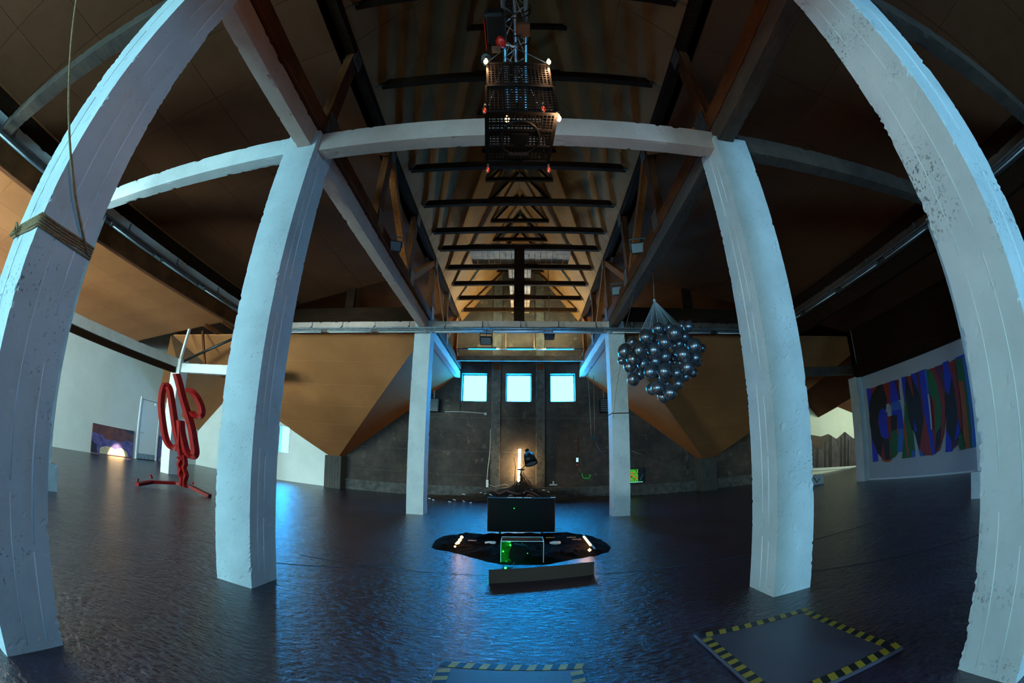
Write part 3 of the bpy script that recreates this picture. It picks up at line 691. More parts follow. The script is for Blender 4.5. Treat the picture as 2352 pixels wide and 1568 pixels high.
for lv in (0, 1):
    z = lv * CH / 2; hgt = CH / 2 - 0.012; g = 0.012 * (1 - lv)
    lattice((-CW0 - g, 0, z), (2 * CW0 + 2 * g, 0, 0), (0, 0, hgt), 17, 10).build('front_lattice', 'crate', t)
    lattice((-CW0 - g, CD, z), (2 * CW0 + 2 * g, 0, 0), (0, 0, hgt), 17, 10).build('back_lattice', 'crate', t)
    for sg in (-1, 1): lattice((sg * (CW0 + g), 0, z), (0, CD, 0), (0, 0, hgt), 18, 10).build('side_lattice', 'crate', t)
mb = MB()
for a in range(4): mb.bar(crm @ Vector((-CW0, a * CD / 3, -0.01)), crm @ Vector((CW0, a * CD / 3, -0.01)), 0.02, 0.012)
pts = [crm @ Vector((0.13 * math.cos(k * math.pi / 12), CD * .5 + 0.17 * math.sin(k * math.pi / 12), -0.012)) for k in range(24)]
mb.tube(pts, 0.009, 6, True); mb.bar(crm @ Vector((0, CD / 2 - .05, -.012)), crm @ Vector((0, CD / 2 + .05, -.012)), .11, .015); mb.bar(crm @ Vector((-.07, CD - .09, -.012)), crm @ Vector((.07, CD - .09, -.012)), .015, .05, (0, 0, 1))
mb.build('bottom_rib', 'crate', t)
top = crm @ Vector((0, CD / 2, CH))
MB().tube([crm @ Vector((-CW0, 0, CH)), hk, crm @ Vector((CW0, CD, CH))], 0.004, 5).tube([crm @ Vector((CW0, 0, CH)), hk, crm @ Vector((-CW0, CD, CH))], 0.004, 5).build('hanging_wire', 'steel', t)
MB().tube([crm @ Vector((-.06, CD * .9, .1)), (-0.02, 3.2, 5.3), (-0.05, 3.5, 5.8)], 0.006, 5).build('power_cable', 'black', t)
bulb_hot = emit('bulb_hot', (1.0, 0.62, 0.20), 9.0)
bulb_red = mat('bulb_glass_red', (0.55, 0.10, 0.06), 0.08); bulb_red.node_tree.nodes['Principled BSDF'].inputs['Transmission Weight'].default_value = 0.75
fil = emit('filament', (1.0, 0.16, 0.03), 2.5)
bulbs = [((-CW0 - .01, -.01, CH + .02), 1), ((CW0 + .01, -.01, CH + .03), 1), ((-CW0 - .02, -0.01, 0.02), 0), ((CW0 - .08, -0.02, 0.03), 0), ((CW0 + 0.03, 0.06, 0.03), 1), ((-CW0, CD + .02, -0.05), 0), ((CW0 + .01, CD + .02, -0.05), 0), ((-0.08, 0.2, 0.16), 1)]
for (p, hot) in bulbs:
    q = crm @ Vector(p); m = Matrix.Translation(q) @ Matrix.Scale(-1, 4, (0, 0, 1))
    pr = [(0.007, -0.012), (0.008, 0.0), (0.015, 0.012), (0.0165, 0.024), (0.012, 0.040), (0.005, 0.052), (0.001, 0.056)]
    b = MB().lathe(pr, m, 14).build('bulb', bulb_hot if hot else bulb_red, t)
    MB().lathe([(0.009, -0.035), (0.0095, -0.012)], m, 10).build('socket', 'black', b)
    if not hot: MB().tube([q + Vector((0, 0, -0.008)), q + Vector((0.003, 0, -0.018)), q + Vector((-0.003, 0, -0.028)), q + Vector((0.001, 0, -0.038))], 0.0022, 6).build('filament', fil, b)
    elif p[2] > 0.3 or p[0] > 0.2:
        ld = bpy.data.lights.new('bulb_light', 'POINT'); ld.energy = 13.0; ld.color = (1, 0.52, 0.26); ld.shadow_soft_size = 0.03
        lo = bpy.data.objects.new('bulb_light', ld); C.objects.link(lo); lo.location = q + Vector((0, 0, -0.10)); lo.parent = t; lo.matrix_parent_inverse = Matrix.Translation(-t.location)

# ================================================================== ROPES
t = thing('rope', (-3.0, 1.1, 2.5), 'hemp rope wound five times around the nearest left column', 'rope')
for k in range(5):
    z = 2.515 + 0.019 * k; e = 0.009; x0, x1, y0, y1 = XLo - e, XLi - 0.03 + e, Ar[0] - e, Ar[1] + e
    dz = random.uniform(-.008, .008)
    pts = []
    for (a, b) in (((x0, y0), (x1, y0)), ((x1, y0), (x1, y1)), ((x1, y1), (x0, y1)), ((x0, y1), (x0, y0))):
        for j in range(6): pts.append((a[0] + (b[0] - a[0]) * j / 6, a[1] + (b[1] - a[1]) * j / 6, z + dz * math.sin(j) + 0.012 * (a[0] - x0)))
    MB().tube(pts, 0.0085, 6, True).build('turn', 'rope', t)
p0 = Vector((XLi - 0.012, Ar[1] - 0.03, 2.54))
MB().tube([p0, p0.lerp(onX(172, 450, -2.76), 0.5), onX(172, 450, -2.76), onX(160, 320, -2.77), onX(160, 150, -2.85), onZ(175, 0, 4.3), onZ(178, -60, 4.9)], 0.009, 6).build('hanging_end', 'rope', t)
kx = Vector((-3.2, Ar[0] - 0.03, 2.53))
MB().tube([kx, kx + Vector((.03, -.02, .05)), kx + Vector((.07, 0, .0)), kx + Vector((.03, -.03, -.04)), kx + Vector((-.03, 0, 0.02))], 0.012, 6).build('knot', 'rope', t)

# ================================================================== BALLOONS
bl = [(582,592,68),(716,590,60),(782,648,78),(870,560,52),(950,570,62),(895,690,62),(437,690,78),(275,760,55),(570,735,50),(660,757,75),(775,800,52),(1022,808,78),(1110,832,45),(187,868,82),(365,850,88),(533,855,75),(885,905,80),(670,922,68),(790,915,45),(1035,945,65),(150,975,48),(282,958,78),(240,1045,70),(405,1015,66),(548,985,65),(710,1000,55),(785,1000,36),(935,1055,75),(1060,1000,50),(365,1140,62),(493,1112,78),(655,1105,78),(805,1125,68),(910,1165,55),(1000,1120,55),(285,1205,70),(825,1250,62),(660,1175,62),(505,1325,62),(580,1300,76),(730,1360,75),(640,1415,62),(690,1255,42),(455,870,48),(850,1010,48),(600,840,45),(500,760,54),(700,690,54),(830,780,56),(960,760,52),(330,1010,50),(460,1010,52),(620,1040,50),(870,960,50),(980,1000,50),(760,960,50),(560,1120,50),(720,1120,52),(860,1120,50),(430,780,54),(640,660,52),(240,900,50)]
prof = []
for k in range(13):
    a = math.pi * k / 12; r = math.sin(a); z = -math.cos(a)
    prof.append((max(0.001, r * (1 + 0.06 * z)), z * 1.08))
bmesh_b = MB().lathe(prof, None, 20).build('balloon', 'balloon'); bdata = bmesh_b.data; C.objects.unlink(bmesh_b); bpy.data.objects.remove(bmesh_b)
kd = MB().lathe([(0.02, -1.07), (0.06, -1.13), (0.10, -1.20), (0.06, -1.22)], None, 8).build('knot', 'balloon'); kdata = kd.data; C.objects.unlink(kd); bpy.data.objects.remove(kd)
knot = onY(1503, 690, 8.75)
bcs = []
for i_, (cx, cy_, r) in enumerate(bl):
    px, py = 1400 + cx / 5.227, 640 + cy_ / 5.227
    Y = 8.45 if r >= 72 else 8.62 if r >= 64 else 8.8 if r >= 56 else 9.0
    if i_ >= 46: Y = 9.02
    c = onY(px, py, Y); R_ = (1.09 if i_ < 46 else 1.25) * r / 5.227 * (c - CAM).length / F_PX
    bcs.append((c, R_))
rows = {}
for i in sorted(range(len(bl)), key=lambda i: bl[i][1]): rows.setdefault(min(6, int((bl[i][1] - 540) / 125)), []).append(i)
rname = ['top', 'second', 'third', 'fourth', 'fifth', 'sixth', 'lowest']
nth = ['first', 'second', 'third', 'fourth', 'fifth', 'sixth', 'seventh', 'eighth', 'ninth', 'tenth', 'eleventh', 'twelfth', 'thirteenth', 'fourteenth', 'fifteenth', 'sixteenth']
blab = {}
for r_, ids in rows.items():
    for k_, i in enumerate(sorted(ids, key=lambda i: bl[i][0])):
        blab[i] = '%s dark chrome balloon, %s from the left in the %s row of the hanging cluster' % ('large' if bl[i][2] >= 72 else 'medium' if bl[i][2] >= 58 else 'small', nth[k_], rname[r_])
for i in range(len(bl)):
    c, R_ = bcs[i]
    o = bpy.data.objects.new('balloon', bdata); C.objects.link(o); o.location = c; o.scale = (R_, R_, R_ * random.uniform(0.97, 1.08))
    o.rotation_euler = (random.uniform(2.6, 3.6), random.uniform(-0.5, 0.5), random.uniform(0, 6.2))
    tag(o, blab[i], 'balloon', 'balloons in the hanging cluster')
    k = bpy.data.objects.new('knot', kdata); C.objects.link(k); k.parent = o
t = thing('balloon_strings', knot, 'fan of white strings gathered in a knot above the balloons', 'strings')
mb = MB()
for k in range(46):
    u = k / 45; x = 365 + u * 470 + random.uniform(-14, 14); y = 640 - 90 * min(1, u * 2.2) + random.uniform(-10, 25)
    mb.tube([knot, onY(1400 + x / 5.227, 640 + y / 5.227, 8.85 + random.uniform(-.1, .15))], 0.0032, 4)
mb.build('string_fan', 'rope_white', t)
MB().lathe([(0.001, -.03), (0.03, -.02), (0.04, 0.0), (0.02, 0.03), (0.001, .05)], Matrix.Translation(knot), 8, False).build('gathering_knot', 'rope_white', t)
MB().tube([knot, knot + Vector((0.03, 0, 0.5)), onY(1500, 640, 8.75), onY(1498, 590, 8.75) + Vector((0, 0, .5))], 0.012, 6).build('cord', 'rope', t)
o = MB().tube([onX(1460, 655, 2.62), onX(1452, 690, 2.7), onY(1437, 752, 10.9), onY(1415, 900, 11.4), onY(1408, 960, 11.6)], 0.006, 5).build('cord', 'rope'); tag(o, 'thin cord running from the right truss down to the far right column', 'cord')

# ================================================================== RED SCULPTURE
SY = 8.9
t = thing('red_sculpture', onY(415, 1119, SY), 'red steel sculpture of looping bars on a curved floor foot', 'sculpture')
def sp(cx, cy_): return onY(300 + cx / 3.565, 720 + cy_ / 3.565, SY)
vdir = Vector((-10.0, SY, 0)).normalized()
def ribbon(pts, name, wd=0.10, dp=0.20, closed=False, m='red_metal'):
    P = [sp(*p) for p in pts]
    Q = []                                                           # smooth (Catmull-Rom)
    n = len(P); rng = range(n if closed else n - 1)
    for i in rng:
        p0, p1, p2, p3 = (P[(i - 1) % n], P[i], P[(i + 1) % n], P[(i + 2) % n]) if closed else (P[max(i - 1, 0)], P[i], P[i + 1], P[min(i + 2, n - 1)])
        for j in range(5):
            u = j / 5; Q.append(0.5 * ((2 * p1) + (p2 - p0) * u + (2 * p0 - 5 * p1 + 4 * p2 - p3) * u * u + (3 * p1 - p0 - 3 * p2 + p3) * u ** 3))
    if not closed: Q.append(P[-1])
    bm = bmesh.new(); rings = []; k = len(Q)
    dep = Vector((-0.955, 0.296, 0))
    for i, q in enumerate(Q):
        tg = ((Q[(i + 1) % k] - Q[i - 1]) if closed else (Q[min(i + 1, k - 1)] - Q[max(i - 1, 0)])).normalized()
        nn = tg.cross(dep).normalized()
        rings.append([bm.verts.new(q + nn * a + dep * b) for a, b in ((-wd / 2, -dp / 2), (wd / 2, -dp / 2), (wd / 2, dp / 2), (-wd / 2, dp / 2))])
    for i in range(k if closed else k - 1):
        A, B = rings[i], rings[(i + 1) % k]
        for j in range(4): bm.faces.new((A[j], A[(j + 1) % 4], B[(j + 1) % 4], B[j]))
    if not closed: bm.faces.new(rings[0][::-1]); bm.faces.new(rings[-1])
    bmesh.ops.recalc_face_normals(bm, faces=bm.faces[:])
    mb = MB(); mb.bm.free(); mb.bm = bm
    return mb.build(name, m, t)
ribbon([(285, 585), (318, 620), (345, 780), (370, 950), (395, 1060), (370, 1098), (320, 1080), (285, 1010), (262, 880), (250, 740), (262, 630)], 'oval_loop', 0.15, 0.24, True)
ribbon([(375, 492), (400, 580), (430, 700), (470, 830), (500, 940), (520, 1060), (528, 1130), (515, 1165), (480, 1155), (450, 1110), (432, 1040), (415, 960), (410, 880)], 'long_hook', 0.17, 0.24)
ribbon([(470, 625), (505, 640), (545, 690), (575, 760), (580, 815), (560, 842), (520, 830), (490, 800)], 'side_hook', 0.14, 0.24)
ribbon([(405, 875), (410, 950), (405, 1060), (415, 1130)], 'joint_bar', 0.2, 0.2)
ribbon([(405, 1110), (412, 1150), (432, 1190)], 'neck', 0.15, 0.15)
ribbon([(400, 1170), (418, 1200), (402, 1235), (418, 1270), (408, 1310), (425, 1350), (418, 1410)], 'twisted_post', 0.16, 0.14)
ribbon([(440, 1160), (448, 1230), (438, 1262), (455, 1320), (440, 1380), (450, 1420)], 'twisted_post', 0.12, 0.12)
ft = [onZ(325, 1130, 0.10), onZ(360, 1123, 0.15), onZ(415, 1119, 0.18), onZ(450, 1124, 0.14), onZ(483, 1141, 0.02)]
fp = [Vector((-9.55, 7.6, 0.06)), Vector((-9.6, 8.2, 0.14)), Vector((-9.25, 8.85, 0.19)), Vector((-8.75, 9.05, 0.15)), Vector((-8.1, 9.1, 0.03))]
mb = MB()
for a, b in zip(fp, fp[1:]): mb.bar(a, b, 0.16, 0.08)
mb.build('foot', 'red_metal', t)
for q in (fp[0] + Vector((.03, 0, .08)), fp[1] + Vector((0, 0, .09)), fp[3] + Vector((0, 0, .08))): MB().bar(q, q + Vector((random.uniform(-.1, .1), 0, .08)), .05, .04).build('scrap_tab', 'red_metal', t)

# ================================================================== PAINTINGS, MURAL
def flat(name, pts, m, parent, off): return MB().poly(pts, off).build(name, m, parent)
p_br = mat('paint_brown', (0.20, 0.055, 0.035), 0.5, var=(0.06, 0.02, 0.03), vscale=3)
p_pu = mat('paint_violet', (0.16, 0.13, 0.36), 0.5, var=(0.04, 0.03, 0.12), vscale=4)
p_wh = mat('paint_cream', (0.75, 0.62, 0.42), 0.5, var=(0.35, 0.28, 0.2), vscale=5)
p_dk = mat('paint_dark', (0.02, 0.018, 0.04), 0.5)
def leftpt(cx, cy_, X): return onX(100 + cx / 5.807, 880 + cy_ / 5.807, X)
t = thing('canvas', (XL, 12.5, 0), 'large unframed painting of violet hills under a brown sky, leaning on the left wall', 'painting')
Xp = XL + 0.05
MB().poly([(XL + .01, 11.15, 0.02), (XL + .01, 13.72, 0.02), (XL + .01, 13.72, 1.28), (XL + .01, 11.15, 1.28)], (0.04, 0, 0)).build('canvas_board', p_br, t)
def pw(u, v): return (Xp, 11.15 + u * 2.57, 0.02 + v * 1.26)
flat('violet_hills', [pw(0, .02), (pw(1, .02)), pw(1, .55), pw(.85, .62), pw(.7, .5), pw(.55, .55), pw(.42, .52), pw(.3, .55), pw(.22, .66), pw(.1, .68), pw(0, .72)], p_pu, t, (0.002, 0, 0))
flat('cream_rocks', [pw(.2, .02), pw(.9, .02), pw(.85, .2), pw(.7, .3), pw(.55, .22), pw(.42, .3), pw(.3, .28), pw(.2, .2)], p_wh, t, (0.004, 0, 0))
flat('dark_corner', [pw(.72, 1), pw(1, 1), pw(1, .86), pw(.85, .9)], p_dk, t, (0.003, 0, 0))
flat('dark_corner', [pw(0, .02), pw(.14, .02), pw(.12, .3), pw(0, .42)], p_dk, t, (0.003, 0, 0))
t = thing('canvas', (XL, 16.3, 0), 'second painting with a blue upper half on the left wall, right of the door', 'painting')
MB().box(XL + .01, XL + .05, 15.5, 17.6, 0.02, 1.28).build('canvas_board', p_pu, t)
MB().poly([(Xp, 15.6, .05), (Xp, 17.5, .05), (Xp, 17.3, .5), (Xp, 16.6, .7), (Xp, 15.9, .5)], (.003, 0, 0)).build('cream_rocks', p_wh, t)
MB().poly([(Xp, 16.2, .8), (Xp, 17.5, .75), (Xp, 17.5, 1.2), (Xp, 16.6, 1.15)], (.003, 0, 0)).build('brown_sky', p_br, t)

mc = {'b': (0.012, 0.03, 0.42), 'l': (0.03, 0.12, 0.42), 'r': (0.26, 0.018, 0.012), 'o': (0.38, 0.075, 0.008), 'g': (0.01, 0.10, 0.022), 'p': (0.09, 0.01, 0.045), 'k': (0.006, 0.006, 0.009)}
mcm = {k: mat('mural_' + n, c, 0.55) for (k, c), n in zip(mc.items(), ('blue', 'light_blue', 'red', 'orange', 'green', 'purple', 'black'))}
shapes = [('b',[(665,600),(705,592),(775,1250),(725,1258)]),('r',[(705,597),(775,570),(880,535),(960,515),(960,700),(850,760),(860,860),(900,980),(890,1240),(830,1258),(770,1180),(735,1100),(720,900)]),
('k',[(690,740),(715,650),(770,570),(812,555),(850,680),(855,800),(790,800),(770,900),(800,1030),(870,1050),(880,1240),(840,1238),(815,1080),(800,1200),(770,1180),(720,1060),(695,900)]),
('o',[(795,1235),(830,1255),(870,1258),(900,1240),(890,1228),(850,1242)]),
('b',[(820,770),(845,790),(858,860),(850,900),(868,1000),(865,1040),(835,1050),(800,1020),(780,940),(776,850),(790,790)]),
('b',[(880,530),(915,522),(965,700),(885,725)]),('p',[(915,522),(950,517),(975,698),(963,700)]),('l',[(890,722),(965,703),(985,780),(895,800)]),
('b',[(895,800),(985,780),(1005,955),(950,965),(895,975)]),('k',[(890,840),(945,830),(950,965),(890,975)]),('r',[(850,850),(890,842),(890,975),(865,985)]),
('g',[(890,975),(950,965),(965,1010),(955,1170),(935,1205),(890,1235),(880,1100)]),('l',[(960,962),(1005,955),(990,1165),(945,1170)]),('o',[(945,880),(952,965),(962,1010),(945,1000)]),
('b',[(985,495),(1022,487),(1030,640),(1015,740),(1000,640)]),('g',[(1020,600),(1060,900),(1090,1000),(1105,1150),(1080,1215),(990,1225),(1010,950),(1012,740)]),
('k',[(1022,487),(1070,480),(1115,455),(1200,850),(1230,1195),(1155,1200),(1105,1000),(1075,950),(1050,860),(1020,640)]),('r',[(1030,487),(1070,480),(1100,700)]),
('o',[(1010,860),(1035,1000),(1055,1210),(1040,1215),(1003,970)]),('b',[(1100,870),(1130,975),(1105,985)]),('b',[(1068,468),(1115,453),(1165,640),(1150,640)]),('p',[(1115,453),(1142,443),(1200,850),(1180,850)]),
('l',[(1080,1155),(1108,1150),(1105,1213),(1075,1215)]),('l',[(1140,1145),(1170,1140),(1185,1200),(1155,1205)]),
('r',[(1225,425),(1285,405),(1360,560),(1385,760),(1370,1000),(1330,1150),(1270,1195),(1200,1195),(1150,1140)]),
('b',[(1142,440),(1200,420),(1240,640),(1265,960),(1290,1185),(1262,1190),(1190,800)]),('l',[(1190,425),(1212,422),(1250,760),(1240,760)]),
('g',[(1212,422),(1262,440),(1310,560),(1345,760),(1342,950),(1310,1020),(1290,970),(1290,720),(1245,650),(1235,640)]),('k',[(1300,1000),(1345,930),(1340,1080),(1290,1185)]),
('p',[(1285,402),(1360,375),(1400,600),(1370,620)]),('k',[(1380,620),(1440,490),(1500,650),(1530,950),(1450,1080),(1390,960)]),('b',[(1360,362),(1405,345),(1440,480),(1415,655),(1380,600)]),
('r',[(1405,370),(1462,332),(1490,480),(1535,1000),(1500,880),(1450,520)]),('b',[(1390,960),(1440,1060),(1442,1160),(1385,1168)]),('b',[(1500,870),(1518,985),(1460,1090)]),('p',[(1440,1080),(1500,1040),(1500,1090),(1445,1145)]),
('b',[(1473,320),(1590,270),(1605,330),(1560,345),(1475,345)]),('g',[(1475,335),(1535,312),(1560,400),(1630,1125),(1605,1130),(1545,525),(1500,530)]),('o',[(1500,530),(1545,525),(1605,1130),(1565,1135)]),
('g',[(1520,970),(1565,1138),(1515,1148),(1500,1080)]),('l',[(1535,312),(1575,300),(1660,1118),(1630,1125)]),('b',[(1575,290),(1600,265),(1660,760),(1690,1110),(1655,1118)]),('r',[(1640,500),(1680,560),(1740,1100),(1690,1112)]),
('o',[(1700,300),(1800,260),(1850,1080),(1760,1095)])]
t = thing('mural', (XR, 9, 0.5), 'wall painting of tall overlapping letters in blue, red, green and orange', 'mural')
for i, (c, pts) in enumerate(shapes):
    q = [onX(1820 + x / 3.92, 740 + y / 3.92, XR) for x, y in pts]
    q = [Vector((XR - 0.002, p.y, p.z)) for p in q]
    MB().poly(q, (-0.0015 * (i + 1), 0, 0)).build('letter_stroke', mcm[c], t)
gap = MB().poly([Vector((XR - .1, p.y, p.z)) for p in (onX(1820 + x / 3.92, 740 + y / 3.92, XR) for x, y in ((1230, 640), (1247, 650), (1275, 960), (1262, 962)))], (-0.002, 0, 0)).build('letter_gap', 'mural_wall', t)
gap = MB().poly([Vector((XR - .1, p.y, p.z)) for p in (onX(1820 + x / 3.92, 740 + y / 3.92, XR) for x, y in ((862, 735), (888, 727), (888, 800), (855, 808)))], (-0.002, 0, 0)).build('letter_gap', 'mural_wall', t)

# forest painting in the far right room
f_dk = mat('paint_forest', (0.022, 0.012, 0.02), 0.6, var=(0.10, 0.075, 0.10), vscale=2.2, stretch=(3.5, 1, 0.7))
f_k = mat('paint_trunk', (0.004, 0.004, 0.006), 0.6)
f_rd = mat('paint_rust', (0.07, 0.025, 0.022), 0.6, var=(0.03, 0.012, 0.012), vscale=3)
t = thing('forest_painting', (16.5, YE, 0), 'painting of a dark forest with a jagged top in the far right room', 'painting')
YP = YE - 0.03
def fw(cx, cy_): return Vector((onY(1820 + cx / 3.92, 740 + cy_ / 3.92, YE).x, YP, onY(1820 + cx / 3.92, 740 + cy_ / 3.92, YE).z))
MB().poly([fw(60, 1330), fw(60, 1040), fw(150, 1010), fw(255, 1028), fw(320, 1005), fw(395, 1050), fw(470, 985), fw(545, 1045), fw(600, 1030), fw(600, 1300)], (0, 0.025, 0)).build('canvas', f_dk, t)
MB().poly([fw(70, 1150), fw(70, 1035), fw(150, 1012), fw(255, 1030), fw(320, 1008), fw(330, 1060), fw(270, 1140)], (0, -0.003, 0)).build('rust_hill', f_rd, t)
for x0, x1, y0, y1 in ((280, 300, 1070, 1310), (320, 352, 1010, 1312), (425, 445, 1030, 1305), (455, 478, 990, 1305), (490, 505, 1050, 1300), (170, 185, 1100, 1310), (205, 232, 1120, 1310)):
    MB().poly([fw(x0, y1), fw(x0 + 4, y0), fw(x1, y0 + 12), fw(x1, y1 - 3)], (0, -0.006, 0)).build('trunk', f_k, t)
MB().poly([fw(60, 1345), fw(60, 1318), fw(600, 1288), fw(600, 1305)], (0, -0.008, 0)).build('snow_edge', 'paper', t)

# ================================================================== FLOOR HATCHES
def hatch(x0, x1, y0, y1, label):
    t = thing('floor_hatch', ((x0 + x1) / 2, (y0 + y1) / 2, 0), label, 'hatch')
    h_ = 0.032
    MB().box(x0, x1, y0, y1, 0.0, h_, bevel=0.008).build('lid', 'hatch', t)
    tw = 0.085; n = 9
    def strip(p, q, inn):
        p, q, inn = Vector(p), Vector(q), Vector(inn)
        u = (q - p)
        for k in range(2 * n):
            a, b = k / (2 * n), (k + 1) / (2 * n); sl = u * (0.45 / (2 * n)); sl2 = Vector((0, 0, 0))
            z = Vector((0, 0, h_ + 0.0005))
            MB().poly([p + u * a + z, p + u * b + z, p + u * b + sl + inn * tw + z, p + u * a + sl + inn * tw + z], (0, 0, 0.003)).build('tape_stripe', 'tape_y' if k % 2 else 'tape_k', t)
    e = 0.015
    strip((x0 + e, y0 + e, 0), (x1 - e, y0 + e, 0), (0, 1, 0)); strip((x0 + e, y1 - e - tw, 0), (x1 - e, y1 - e - tw, 0), (0, 1, 0))
    strip((x0 + e, y0 + e + tw, 0), (x0 + e, y1 - e - tw * 1.6, 0), (1, 0, 0)); strip((x1 - e - tw, y0 + e + tw, 0), (x1 - e - tw, y1 - e - tw * 1.6, 0), (1, 0, 0))
    return t
hatch(1.42, 2.56, 1.92, 3.22, 'grey floor hatch with yellow and black tape in front of the right column')
hatch(-0.57, 0.45, 1.6, 2.93, 'grey floor hatch with worn tape cut off by the bottom edge of the picture')

# ================================================================== FLOOR INSTALLATION
def sl(cx, cy_): return onZ(980 + cx / 5.345, 1200 + cy_ / 5.345, 0)
out = [(60,300),(110,215),(200,165),(420,152),(750,155),(1100,155),(1450,150),(1800,135),(2000,160),(2150,210),(2260,300),(2220,360),(2100,400),(1800,450),(1500,512),(1150,520),(900,512),(600,440),(300,360),(120,330)]
pts = []
for i in range(len(out)):
    a, b = sl(*out[i]), sl(*out[(i + 1) % len(out)])
    for j in range(6): pts.append(a.lerp(b, j / 6))
cen = sum(pts, Vector()) / len(pts)
bm = bmesh.new(); rings = []
for k in range(22):
    f = k / 21; ring = []
    for i, p in enumerate(pts):
        e = 1 + 0.025 * noise.noise(Vector((p.x * 5, p.y * 5, 3)))
        q = cen + (p - cen) * (f * e if k > 0 else 0.001)
        hgt = 0.09 * min(1, (1 - f) * 5) + (0.05 * noise.noise(Vector((q.x * 3, q.y * 3, 0))) + 0.025 * noise.noise(Vector((q.x * 14, q.y * 14, 1)))) * min(1, (1 - f) * 8)
        ring.append(bm.verts.new((q.x, q.y, max(0.003, hgt))))
    rings.append(ring)
n = len(pts)
for A, B in zip(rings, rings[1:]):
    for k in range(n): bm.faces.new((A[k], A[(k + 1) % n], B[(k + 1) % n], B[k]))
bm.faces.new(rings[0])
bmesh.ops.recalc_face_normals(bm, faces=bm.faces[:])
mb = MB(); mb.bm.free(); mb.bm = bm
tag(mb.build('soil_bed', 'soil'), 'long oval bed of black soil on the floor around the screen', 'soil')

warm = emit('led_warm', (1.0, 0.52, 0.12), 14.0)
def lamp(parent, p, e, col, r=0.03):
    ld = bpy.data.lights.new('glow', 'POINT'); ld.energy = e; ld.color = col; ld.shadow_soft_size = r
    lo = bpy.data.objects.new('glow', ld); C.objects.link(lo); lo.location = p; lo.parent = parent; lo.matrix_parent_inverse = Matrix.Translation(-parent.location)
t = thing('led_string', sl(390, 240), 'short string of glowing orange lamps on the left of the soil bed', 'lamp string')
LP_ = [onZ(980 + x / 5.345, 1200 + y / 5.345, 0.12) for x, y in ((430, 178), (408, 212), (387, 243), (365, 256), (348, 292))]
MB().tube(LP_, 0.008, 6).build('wire', 'black', t)
for i, p in enumerate(LP_):
    r = (0.030, 0.03, 0.03, 0.02, 0.018)[i]
    MB().lathe([(0.001, -r), (r * .8, -r * .5), (r, 0), (r * .8, r * .5), (0.001, r)], Matrix.Translation(p), 10, False).build('lamp', warm, t)
lamp(t, LP_[2] + Vector((0.15, -.1, .15)), 2.5, (1, .5, .15))
t = thing('led_bar', sl(1980, 230), 'glowing orange light bar lying on the right of the soil bed', 'light bar')
q0, q1 = onZ(980 + 1905 / 5.345, 1200 + 140 / 5.345, 0.13), onZ(980 + 2045 / 5.345, 1200 + 318 / 5.345, 0.13)
MB().bar(q0 + Vector((.025, 0, -.012)), q1 + Vector((.025, 0, -.012)), 0.035, 0.02).build('profile', 'black', t)
MB().bar(q0.lerp(q1, .2), q0.lerp(q1, .8), 0.03, 0.02).build('diffuser', warm, t)
MB().lathe([(0.001, -.03), (.03, 0), (0.001, .03)], Matrix.Translation(q1 + Vector((-.06, 0, -.02))), 10, False).build('lamp', warm, t)
lamp(t, q0.lerp(q1, .6) + Vector((-.1, -.1, .12)), 4.0, (1, .5, .15))
for i, (x, y, l) in enumerate(((560, 222, 'pale twig left of the clear box'), (1520, 185, 'pale twig right behind the clear box'), (1775, 183, 'pale twig left of the glowing bar'), (1840, 208, 'short chip of wood beside the glowing bar'))):
    p = onZ(980 + x / 5.345, 1200 + y / 5.345, 0.13)
    o = MB().bar(p + Vector((-.08, .03, 0)), p + Vector((.08, -.02, .01)), .018, .015).bar(p + Vector((-.02, .08, 0)), p + Vector((.03, -.06, .01)), .015, .012).build('twig', 'plank'); tag(o, l + ' on the soil bed', 'twig')
for i, (x, y, l) in enumerate(((790, 245, 'left'), (1585, 245, 'right'))):
    p = onZ(980 + x / 5.345, 1200 + y / 5.345, 0.12)
    bm = bmesh.new(); bmesh.ops.create_icosphere(bm, subdivisions=2, radius=0.09)
    for v in bm.verts: v.co = Vector((v.co.x * 1.2, v.co.y, v.co.z * 0.3)) * (1 + 0.4 * noise.noise(v.co * 20)) + p
    mb = MB(); mb.bm.free(); mb.bm = bm; tag(mb.build('ice_stone', 'paper'), 'pale flat stone on the soil %s of the clear box' % l, 'stone')
# screen
t = thing('flat_screen', (0, 9.2, 0), 'black flat screen standing behind the soil bed', 'screen')
MB().box(-0.73, 0.73, 9.19, 9.24, 0.035, 0.80, bevel=0.006).build('casing', 'black', t)
MB().box(-0.715, 0.715, 9.183, 9.1905, 0.05, 0.785).build('display', 'black_gloss', t)
for x in (-.45, .45): MB().bar((x, 9.02, 0.01), (x, 9.40, 0.01), 0.05, 0.02).box(x - .02, x + .02, 9.2, 9.23, 0.0, 0.05).build('foot', 'black', t)
refl_g = emit('led_green', (0.02, 1.0, 0.04), 1.3)
def ball(p, r): return MB().lathe([(0.0005, -r), (r * .75, -r * .66), (r, 0), (r * .75, r * .66), (0.0005, r)], Matrix.Translation(p), 12, False)
ball(onY(1181, 1167, 9.18), 0.014).build('indicator_lamp', refl_g, t)  # glowing dots put on the dark screen as green LED reflections
for x in (1146, 1152): ball(onY(x, 1225, 9.15), 0.012).build('indicator_lamp', refl_g, t)
MB().tube([(.6, 9.25, .1), (.85, 9.2, .12), (.95, 9.1, .02), (.7, 9.0, .1)], .006, 5).build('cable', 'black', t)
for x0, x1 in ((-.30, -.14), (-.12, .02), (.05, .22), (.63, .74)): MB().box(x0, x1, 9.205, 9.235, 0.80, 0.81).build('metal_clip', 'paper', t)  # pale strips stand in for glints along the top edge
